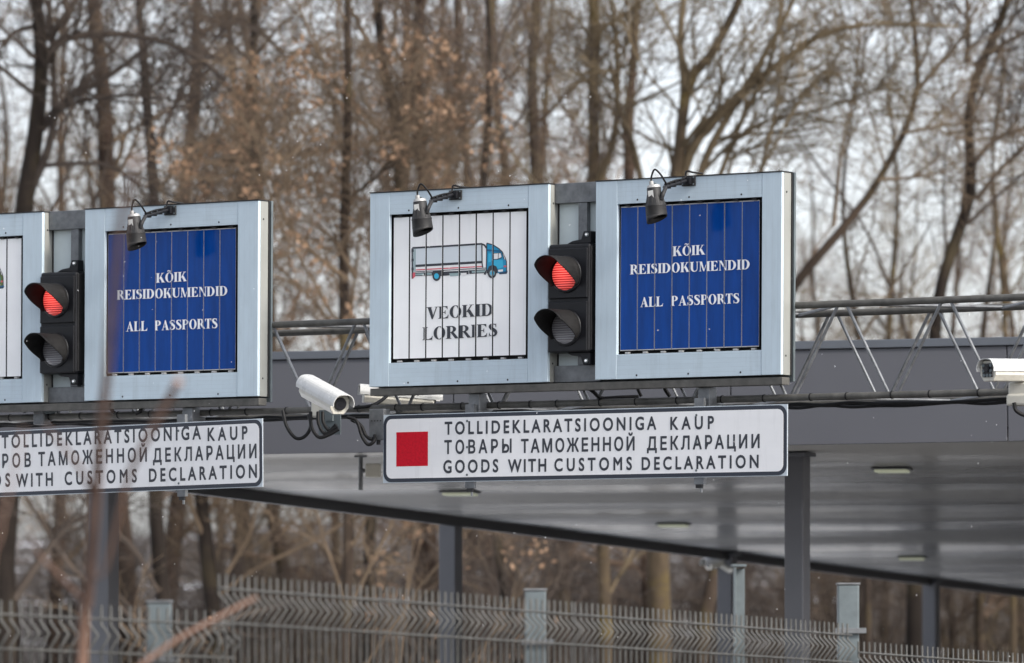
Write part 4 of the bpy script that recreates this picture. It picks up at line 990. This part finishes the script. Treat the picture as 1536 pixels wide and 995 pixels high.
# ------------------------------------------------------------ spot lamps on arms
def lamp(label, bx, bz, zbox, first=None):
    loc = GM @ Matrix.Translation((bx, 0, bz))
    if first:
        c = copy_tree(first); c.matrix_world = loc; c['label'] = label; return c
    e = empty('spot_lamp', label, 'lamp', loc, 'black spot lamps over the slatted signs')
    b = MB(); b.box(-.042, .042, -.010, -.0005, -.026, .026, 'lamp_grey')
    for u in (-.033, .033):
        for v in (-.018, .018): b.disc((u, -.0105, v), (0, -1, 0), .005, .003, 'galv_light', 8)
    b.box(-.022, .022, -.028, -.0105, -.018, .018, 'black'); b.build('wall_plate', e, bevel=.002)
    b = MB(); b.tube([(-.005, -.025, 0), (-.015, -.21, -.046)], .0105, 'black', 10)
    for t in (.3, .55, .8): b.box(-.014 - .010 * t - .008, -.006 - .01 * t + .010, -.03 - .18 * t, -.018 - .18 * t, -.046 * t - .013, -.046 * t + .016, 'black_soft')
    b.build('arm', e)
    b = MB(); b.tube(smooth_path([(-.015, -.205, -.045), (.016, -.245, -.055), (.030, -.285, -.085), (.022, -.29, -.115)], 5), .011, 'lamp_grey', 8); b.build('yoke', e)
    ax = Vector((.10, .05, -1)).normalized(); c0 = Vector((-.030, -.285, -.050)); LS = .76
    b = MB(); pr = [(0, .034), (.008, .037), (.055, .038), (.06, .040), (.10, .047), (.106, .0495), (.12, .052), (.124, .0555), (.13, .0555), (.134, .054), (.19, .056)]
    n = 28; cpts = [c0 + ax * a * LS for a, r in pr]
    b.tube(cpts, [r for a, r in pr], 'lamp_grey', n, caps=True)
    for k in range(14):
        an = 2 * math.pi * k / 14; s = Vector((math.cos(an), math.sin(an), 0)); s = (s - ax * s.dot(ax)).normalized()
        b.tube([c0 + ax * .05 * LS + s * .037, c0 + ax * .12 * LS + s * .051], .0028, 'lamp_grey', 4)
    b.build('lamp_body', e)
    b = MB(); d1 = c0 + ax * .188 * LS; b.tube([d1, d1 + ax * .026], .0555, 'lamp_grey', n, caps=False); V = b.v
    # slanted hood: longer on the panel side
    b.v = [tuple(Vector(v) + ax * (.018 * (v[0] - d1.x) / .055 * -1 if i >= n else 0) ) for i, v in enumerate(V)]
    o = b.build('lamp_hood', e); sm_ = o.modifiers.new("solid", 'SOLIDIFY'); sm_.thickness = .003
    b = MB(); b.tube([c0 - ax * .012, c0 + ax * .002], [.031, .037], 'lamp_cap', n); b.disc(c0 - ax * .012 + Vector((-.012, 0, 0)), -ax, .012, .02, 'lamp_cap', 12); b.disc(c0 - ax * .012 + Vector((.016, -.005, 0)), -ax, .007, .01, 'galv_light', 10); b.build('lamp_cap', e)
    b = MB(); lw = []
    for a0, zz in ((-1.85, .018), (-1.1, .018), (-1.1, .056), (-1.85, .056)):
        s = Vector((math.cos(a0), math.sin(a0), 0)); s = (s - ax * s.dot(ax)).normalized(); lw.append(c0 + ax * zz + s * .0425)
    b.poly(lw, 'label_grey'); b.build('paper_label', e)
    tp = c0 - ax * .03 + Vector((-.012, 0, 0))
    b = MB(); b.tube(smooth_path([tp, tp + Vector((.002, 0, .028)), tp + Vector((.022, .0, .062)), tp + Vector((.046, .02, .036)), tp + Vector((.052, .06, -.008)), Vector((-.016, -.20, -.028)), Vector((-.010, -.12, -.005)), Vector((-.012, -.03, .014)), Vector((-.004, -.02, .05)), Vector((.022, .0, zbox + .012)), Vector((.05, .05, zbox + .008))], 6), .0052, 'black_soft', 7); b.build('cable', e)
    return e
xb_, zb_ = pl(684, 293); lp = lamp('black spot lamp on an arm above the lorry picture sign', xb_, zb_, d[7] - zb_)
xb_, zb_ = pl(1034, 272); lamp('black spot lamp on an arm above the blue sign at the right end', xb_, zb_, 0, lp)
xb_, zb_ = pl(256, 316); lamp('black spot lamp on an arm above the left blue sign, behind the blurred stem', xb_, zb_, 0, lp)

# ------------------------------------------------------------ text boards
def board(label, PB, wd, ht, words, sq, brackets, group='white customs text boards'):
    e = empty('text_board', label, 'sign', PB.m @ Matrix.Translation((0, -.0, 0)), group)
    b = MB(); b.box(0, wd, .003, .008, 0, ht, 'plate_back'); b.build('board_rim', e, bevel=.001)
    def rr(i, r, n=8):
        pts = []
        for cx, cz, a0 in ((wd - i - r, i + r, -90), (wd - i - r, ht - i - r, 0), (i + r, ht - i - r, 90), (i + r, i + r, 180)):
            for k in range(n + 1):
                a = math.radians(a0 + 90 * k / n); pts.append((cx + r * math.cos(a), cz + r * math.sin(a)))
        return pts
    b = MB(); b.prism(rr(.004, .05), .0012, .0029, 'border'); b.build('border', e)
    b = MB(); b.prism(rr(.024, .036), .0002, .0011, 'plate'); b.build('face', e)
    if sq:
        b = MB(); x0_, z0_, x1_, z1_ = sq; b.box(x0_, x1_, -.0006, .0001, z0_, z1_, 'red_sq'); o = b.build('red_square', e)
    for text, xa, xb, z, cap in words:
        b = MB(); sans_mesh(text, xa, xb, z, cap, b, -.0008); b.build('lettering', e)
    for bx in brackets:
        b = MB(); b.box(bx - .03, bx + .03, .0085, .03, -.035, ht + .045, 'galv'); b.box(bx - .02, bx + .02, .0085, .022, -.055, -.036, 'lamp_grey')
        b.disc((bx + .012, .015, -.056), (0, 0, -1), .007, .022, 'galv', 8)
        for z in (.018 * ht / .1 * .55, ht * .5, ht - .045): b.disc((bx - .01, -.0009, z), (0, -1, 0), .0065, .002, 'galv_light', 10)
        b.build('bracket', e)
    return e
YT = -.004
pL, pR = G.p(574, 725, YT), G.p(1180.5, 714, YT)
PB = Plane(frame(GM @ pL, GM @ pR)); wd = (pR - pL).length; ht = (PB.loc(877, 614)[1] - PB.loc(877, 719)[1])
def words_from(PX, rows):
    out = []
    for (t, xa, ya, xb, yb, cap) in rows:
        a, b = PX.loc(xa, ya), PX.loc(xb, yb); zc = (a[1] + b[1]) / 2; k = PX.loc(xa, ya - cap)[1] - a[1]; out.append((t, a[0], b[0], zc, k))
    return out
rows = [('TOLLIDEKLARATSIOONIGA', 667.5, 650.5, 984, 645.5, 18.7), ('KAUP', 1006, 644.5, 1070.5, 643, 18.7),
        ('ТОВАРЫ', 667, 681, 767, 678.5, 19), ('ТАМОЖЕННОЙ', 782, 678.5, 951.5, 676, 19), ('ДЕКЛАРАЦИИ', 971, 675.5, 1139, 671.5, 19),
        ('GOODS', 665.5, 709, 747, 708.5, 18.8), ('WITH', 762.5, 708.5, 819, 707, 18.8), ('CUSTOMS', 832, 706.5, 947.5, 705, 18.8), ('DECLARATION', 963, 704.5, 1137.5, 702, 18.8)]
sq = PB.loc(594.5, 700) + PB.loc(642, 647.5)
tb = board('white customs declaration board with a red square, below the lorry sign', PB, wd, ht, words_from(PB, rows), sq, [PB.loc(703, 670)[0], PB.loc(1047, 660)[0]])
PB2 = Plane(frame(at(0, 745.5, 32.07), at(393.5, 730.5, 30.75))); x_r = PB2.loc(393.5, 690)[0]
off = x_r - wd
PB3 = Plane(PB2.m @ Matrix.Translation((off, 0, 0)))
h2 = PB3.loc(200, 637.5)[1] - PB3.loc(200, 738)[1]
rows = [('TOLLIDEKLARATSIOONIGA', 3, 674.5, 301, 656.5, 19.3), ('KAUP', 312, 664, 371, 656, 19.3),
        ('ТОВАРОВ', -62, 703, 46, 701.5, 19.3), ('ТАМОЖЕННОЙ', 58, 701, 220, 690, 19.3), ('ДЕКЛАРАЦИИ', 230, 695, 384.5, 685, 19.3),
        ('GOODS', -66, 732, 15, 730.5, 19.3), ('WITH', 24.5, 730, 79, 729, 19.3), ('CUSTOMS', 97.5, 729.5, 205, 721, 19.3), ('DECLARATION', 224, 722, 385, 717, 19.3)]
sq = PB3.loc(-150, 729) + PB3.loc(-100, 678)
board('white customs declaration board at the left edge, behind the blurred dry stem', PB3, wd, h2, words_from(PB3, rows), sq, [PB3.loc(270, 690)[0], PB3.loc(-60, 690)[0]])

# ------------------------------------------------------------ cameras
def cctv(label, P, axis, L_, w_, h_, foot=None, face='round', group='white surveillance cameras', roll=0, shield=.045):
    ax = Vector(axis).normalized(); y = -ax; x = Vector((0, 0, 1)).cross(ax).normalized() * -1
    x = y.cross(Vector((0, 0, 1))).normalized(); z = x.cross(y)
    m = Matrix((x, y, z)).transposed().to_4x4(); m.translation = P
    e = empty('security_camera', label, 'camera', m, group)
    w2 = w_ / 2; h2_ = h_ / 2
    body = [(-w2 * .90, -h2_ * .45), (-w2 * .55, -h2_), (w2 * .55, -h2_), (w2 * .90, -h2_ * .45), (w2 * .90, h2_ * .35), (w2 * .5, h2_ * .86), (-w2 * .5, h2_ * .86), (-w2 * .90, h2_ * .35)]
    b = MB(); b.prism(body, 0, L_ * .94, 'cctv'); b.build('housing', e, bevel=.005)
    top = [(w2, -h2_ * .12), (w2 * 1.0, h2_ * .35), (w2 * .56, h2_ * .97), (-w2 * .56, h2_ * .97), (-w2 * 1.0, h2_ * .35), (-w2, -h2_ * .12)]
    tp = smooth_path([(a, 0, c) for a, c in top], 4); V = []; 
    for yy in (-shield, L_): V += [(p[0], yy, p[2]) for p in tp]
    n = len(tp); b = MB(); b.add(V, [(i, i + 1, n + i + 1, n + i) for i in range(n - 1)], 'cctv_shield', False)
    o = b.build('sunshield', e); s_ = o.modifiers.new("solid", 'SOLIDIFY'); s_.thickness = .004; s_.offset = 1
    if face == 'round':
        b = MB(); b.tube([(0, -.001, 0), (0, -.010, 0)], [h2_ * .62, h2_ * .58], 'lamp_grey', 24); b.build('lens_ring', e)
        b = MB(); b.disc((0, -.0102, 0), (0, -1, 0), h2_ * .52, .002, 'glass_dark', 24); b.disc((0, -.0123, 0), (0, -1, 0), h2_ * .25, .001, 'black', 20); b.build('lens', e)
    else:
        b = MB(); b.box(-w2 * .60, w2 * .60, -.006, -.0005, -h2_ * .62, h2_ * .62, 'glass_dark'); b.build('front_glass', e, bevel=.004)
        b = MB(); b.tube([(0, -.0062, h2_ * .12), (0, -.014, h2_ * .12)], h2_ * .30, 'black', 20); b.disc((0, -.0142, h2_ * .12), (0, -1, 0), h2_ * .2, .001, 'glass_dark', 16); b.build('lens', e)
        b = MB()
        for u, v in ((-.42, .42), (.42, .42), (-.42, -.05), (.42, -.05), (-.36, -.46), (.36, -.46), (0, -.48)):
            b.disc((w2 * u, -.0062, h2_ * v), (0, -1, 0), .0085, .003, 'galv_light', 10)
        b.build('infrared_leds', e)
    return e
# left of the centre: tilted down towards the viewer
Pc = at(510, 606, 30.55); ax = Vector((.175, -.31, -.105))
c1 = cctv('white surveillance camera tilted down in the gap between the sign pairs', Pc, ax, .41, .125, .118)
im = c1.matrix_world.inverted()
b = MB(); ct = at(492, 612, 31.02)
b.box(-.075, .055, -.03, .05, -.085, .035, 'cctv')
o = b.build('swivel_foot', c1, bevel=.012); o.matrix_world = GM @ Matrix.Translation(GM.inverted() @ at(487, 603, 31.0))
b = MB(); b.box(-.075, .075, -.045, -.040, -.075, .06, 'galv_light')
for i in range(5):
    for j in (-.055, -.035): b.disc((-.055 + .027 * i, -.0455, j), (0, -1, 0), .004, .001, 'dark', 8)
b.box(-.03, .03, -.06, -.046, -.0, .03, 'galv_light')
o = b.build('perforated_plate', c1); o.matrix_world = GM @ Matrix.Translation(GM.inverted() @ at(502, 632, 30.95))
# behind the lorry sign
c2 = cctv('white surveillance camera seen from behind below the left corner of the lorry sign', at(650, 599, 31.75), Vector((.40, .06, -.03)), .42, .115, .10)
b = MB(); b.box(-.06, .06, -.04, .04, -.10, -.045, 'galv'); b.box(-.02, .02, -.02, .02, -.05, .02, 'cctv'); o = b.build('swivel_foot', c2, bevel=.006); o.matrix_world = GM @ Matrix.Translation(GM.inverted() @ at(575, 603, 31.72))
# right edge
c3 = cctv('white bullet camera with square dark front on the truss at the right edge', at(1482, 555.5, 28.35), Vector((-.30, -.27, -.012)), .42, .118, .112, face='square', shield=.022)
b = MB(); b.box(-.045, .09, -.045, .045, -.135, -.045, 'cctv'); b.box(-.05, .07, -.055, .03, -.165, -.105, 'cctv'); b.box(.06, .16, -.0, .06, -.16, -.05, 'galv_light')
o = b.build('swivel_foot', c3, bevel=.012); o.matrix_world = GM @ Matrix.Translation(GM.inverted() @ at(1530, 560, 28.55))
# on the second far column
c4 = cctv('small white camera on the far grey column, low under the roof', at(1062, 846, 51.0), Vector((-.7, -.5, -.2)), .22, .12, .11)
b = MB(); b.tube([(0, .12, -.02), (.1, .16, -.10), (.2, .14, -.08)], .03, 'cctv', 8); b.build('wall_arm', c4)
# second box under the chord, left of the central text board
e = empty('junction_box', 'grey perforated steel box under the truss at the left end of the central text board', 'box', GM @ Matrix.Translation(GM.inverted() @ at(566, 637, 30.98)))
b = MB(); b.box(-.05, .05, -.01, .05, -.085, .085, 'galv'); b.build('case', e, bevel=.004)
b = MB()
for i in range(4): b.disc((-.03 + .02 * i, -.0102, .02), (0, -1, 0), .004, .001, 'dark', 8)
b.disc((.0, .01, -.0855), (0, 0, -1), .012, .025, 'black', 10); b.build('cable_gland', e)

# dangling cable loops
def cable(label, pts, D, r=.0098):
    b = MB(); b.tube(smooth_path([at(x, y, D + dd) for x, y, dd in pts], 7), r, 'black_soft', 8)
    tag(b.build('cable_loop'), label, 'cable', 'black cable loops hanging from the truss')
cable('wide round black cable loop left of the perforated camera plate', [(424, 616, 0), (430, 640, -.02), (443, 657, -.03), (457, 655, -.03), (466, 640, -.02), (463, 622, 0)], 31.15)
cable('second black cable loop hanging from the pipe into the camera plate', [(466, 618, 0), (467, 640, -.02), (478, 656, -.04), (494, 652, -.05), (508, 644, -.06)], 30.85)
cable('short inner black cable loop next to the camera plate', [(477, 618, 0), (478, 636, -.02), (488, 651, -.04), (506, 640, -.06)], 30.86)
cable('innermost black cable loop touching the camera plate', [(484, 618, 0), (485, 634, -.02), (494, 646, -.04), (504, 637, -.06)], 30.87)
cable('outer black cable hanging from the camera to the grey junction box', [(521, 626, 0), (535, 632, -.02), (543, 655, -.04), (552, 667, -.05), (561, 662, -.05), (562, 653, -.02)], 30.98)
cable('inner black cable curving from the camera to the grey junction box', [(527, 630, 0), (541, 638, -.02), (549, 654, -.03), (557, 659, -.04), (563, 655, -.02)], 31.0)
cable('black cable running from the camera under the lorry sign', [(584, 590, .1), (572, 601, .05), (556, 609, 0), (530, 612, 0)], 31.15)
cable('thick black cable pair hanging behind the central mounting rail', [(950, 566, 0), (955, 580, 0), (962, 595, 0)], 30.15, .009)
cable('looped black cable behind the mounting rail left of the right stub post', [(996, 566, 0), (997, 582, 0), (1005, 595, 0)], 30.05, .011)
cable('black cable dropping from the mounting rail below the central traffic light', [(876, 578, -.03), (890, 588, -.03), (902, 597, 0), (930, 596, 0), (958, 595, 0)], 30.25)
cable('black cable curl behind the left mounting rail', [(166, 604, 0), (168, 616, 0), (172, 620, 0)], 32.1, .011)
cable('black cable curl behind the left mounting rail, next to the stub post', [(213, 605, 0), (210, 617, 0), (203, 621, 0)], 32.0, .011)
cable('black cable hanging from the camera at the right edge', [(1521, 604, 0), (1524, 616, 0), (1540, 624, 0), (1556, 620, 0)], 28.5)
# clamp on the left end of the truss pipe
e = empty('pipe_clamp', 'bulky grey pipe clamp with a big bolt on the truss under the left traffic light', 'clamp', GM @ Matrix.Translation(G.p(64, 622, YN)))
b = MB(); b.box(-.035, .045, -.045, .045, -.06, .05, 'galv'); b.build('clamp_body', e, bevel=.008)
b = MB(); b.tube([(-.11, -.02, .035), (-.03, -.02, .035)], .017, 'galv', 10); b.disc((-.11, -.02, .035), (-1, 0, 0), .025, .02, 'galv', 6); b.tube([(.08, -.06, .03), (.08, .0, .03)], .03, 'galv_light', 12); b.build('clamp_bolt', e)

# ------------------------------------------------------------ fence
def fence(name, label, pa, pb, Da, Db, posts, sp=.065, group='welded mesh fences'):
    PA, PBt = at(*pa, Da), at(*pb, Db); u = Vector((PBt.x - PA.x, PBt.y - PA.y, 0)); Ln_ = u.length; u.normalize(); slope = (PBt.z - PA.z) / Ln_
    m = Matrix((u, Vector((-u.y, u.x, 0)), Vector((0, 0, 1)))).transposed().to_4x4(); m.translation = (PA.x, PA.y, PA.z - 2.1)
    e = empty(name, label, 'fence', m, group)
    r_w = .0048
    prof = [(0, 2.1), (0, 2.03), (.040, 1.99), (0, 1.94), (0, 1.45), (.045, 1.405), (0, 1.36), (0, .75), (.045, .71), (0, .67), (0, .02)]
    cuts = [0] + [p for p in posts if 0 < p < Ln_] + [Ln_]
    for a, c in zip(cuts, cuts[1:]):
        b = MB(); n = int((c - a - .02) / sp)
        for i in range(n + 1):
            x = a + .01 + i * sp; dz = slope * x
            b.tube([(x, -y, z + dz) for y, z in prof], r_w, 'fence', 5, caps=False, smooth=True)
        for y, z in ((0, 2.05), (0, 1.93), (0, 1.46), (0, 1.35), (0, 1.05), (0, .76), (0, .66), (0, .1)):
            b.tube([(a + .005, y - .007, z + slope * a), (c - .005, y - .007, z + slope * c)], .0042, 'fence', 5)
        b.build('mesh_panel', e)
    return e, m, u, slope
fA = fence('mesh_fence', 'low grey welded mesh fence at the lower left, its end meeting the taller fence', (-140, 893), (352, 918), 19.5, 20.9, [1.0], .052)
fB = fence('mesh_fence', 'taller grey welded mesh fence running across the lower middle of the picture', (326, 861), (1276, 936), 19.9, 25.3, [3.0], .055)
fC = fence('mesh_fence', 'grey welded mesh fence falling away at the lower right corner', (1286, 962), (1660, 990), 25.4, 27.8, [], .055)
def fpost(label, px, py, wpx, D, chan=False):
    P = at(px, py, D); wd_ = wpx / F * D; h = P.z - ground_z(P.x, D) + .2
    e = empty('fence_post', label, 'post', Matrix.Translation((P.x, D, P.z - h)), 'galvanised fence posts')
    b = MB()
    if chan:
        b.box(-wd_ / 2, -wd_ / 2 + .008, -.05, .06, 0, h, 'galv_light'); b.box(-wd_ / 2 + .0085, wd_ / 2, .04, .06, 0, h - .005, 'galv_light'); b.box(-wd_ / 2 - .01, wd_ / 2 + .004, -.055, .065, h + .001, h + .012, 'galv_light')
        b.build('channel', e, bevel=.002)
    else:
        b.box(-wd_ / 2, wd_ / 2, -.04, .04, 0, h, 'galv_light'); b.build('shaft', e, bevel=.006)
        b = MB(); b.box(-wd_ / 2 - .004, wd_ / 2 + .004, -.045, .045, h + .001, h + .010, 'galv'); b.build('cap', e, bevel=.003)
        z = h - .205
        b = MB(); b.box(-wd_ / 2 - .012, wd_ / 2 + .03, -.062, -.042, z - .012, z + .012, 'galv'); b.build('clamp_band', e, bevel=.002)
fpost('wide galvanised fence post at the lower left, behind the low mesh fence', 239.5, 905, 36, 20.7)
fpost('wide galvanised fence post in the lower middle, behind the taller mesh fence', 803, 887, 32, 22.9)
fpost('slim galvanised channel post just left of the front grey roof column', 1109, 851, 17, 24.6, True)
fpost('wide galvanised fence post right of the front grey roof column', 1272, 878, 32, 25.55)

# ------------------------------------------------------------ near dry stems
def stem_plant(name, label, D, paths, D2=None):
    D2 = D2 or D
    P0 = at(*paths[0][0][0], D); gz = ground_z(P0.x, D)
    e = empty(name, label, 'plant', Matrix.Translation((P0.x, D, gz)), 'dry stems close to the viewer')
    for i, (pts, wa, wb) in enumerate(paths):
        q = [at(x, y, D + (D2 - D) * max(0, (1010 - y) / 770)) - Vector((P0.x, D, gz)) for j, (x, y) in enumerate(pts)]
        if i == 0: q = [Vector((q[0].x - .05, 0, -.05))] + q
        sp_ = smooth_path(q, 5); n = len(sp_); k = D / F / 2
        b = MB(); b.tube(sp_, [(wa + (wb - wa) * t / (n - 1)) * k for t in range(n)], 'reed', 8); b.build('stalk' if i == 0 else 'twig', e)
stem_plant('dry_stem', 'blurred upright reddish dry stem crossing the left signs', 14.5, [
    ([(122, 1010), (132, 900), (142, 760), (152, 640), (160, 560), (172, 420), (184, 320), (205, 240)], 17, 8),
    ([(128, 905), (104, 880), (78, 852), (58, 830), (44, 800)], 7, 3), ([(140, 745), (118, 700), (96, 672), (70, 640)], 7, 3)], 9.6)
stem_plant('dry_stem', 'blurred slanting dry stem in front of the fence left of the middle', 15, [
    ([(60, 1420), (130, 1150), (165, 1050), (205, 1004), (262, 962), (320, 930), (385, 896)], 11, 6)])
stem_plant('dry_stem', 'blurred pale dry twig in front of the lower edge of the left blue sign', 13.0, [
    ([(120, 1010), (160, 850), (192, 720), (222, 655), (246, 612), (268, 572)], 3, 12)], 11.5)
stem_plant('dry_stem', 'blurred thin reddish stem at the left edge in front of the customs board', 11.0, [
    ([(-22, 1010), (0, 800), (12, 745), (28, 680), (36, 640)], 4, 2.5)])

# ------------------------------------------------------------ a light fall of snow
rg = random.Random(77); b = MB()
for i in range(260):
    D = rg.uniform(25, 32); P = at(rg.uniform(-60, 1600), rg.uniform(-40, 1030), D); r = rg.uniform(.001, .0026)
    vs = [(P.x + r * a, P.y + r * c, P.z + r * e) for a, c, e in ((1, 0, 0), (-1, 0, 0), (0, 1, 0), (0, -1, 0), (0, 0, 1.3), (0, 0, -1.3))]
    b.add(vs, [(0, 2, 4), (2, 1, 4), (1, 3, 4), (3, 0, 4), (2, 0, 5), (1, 2, 5), (3, 1, 5), (0, 3, 5)], 'snow', True)
tag(b.build('falling_snow'), 'sparse tiny snowflakes drifting in the air in front of the signs', 'snow', kind='stuff')
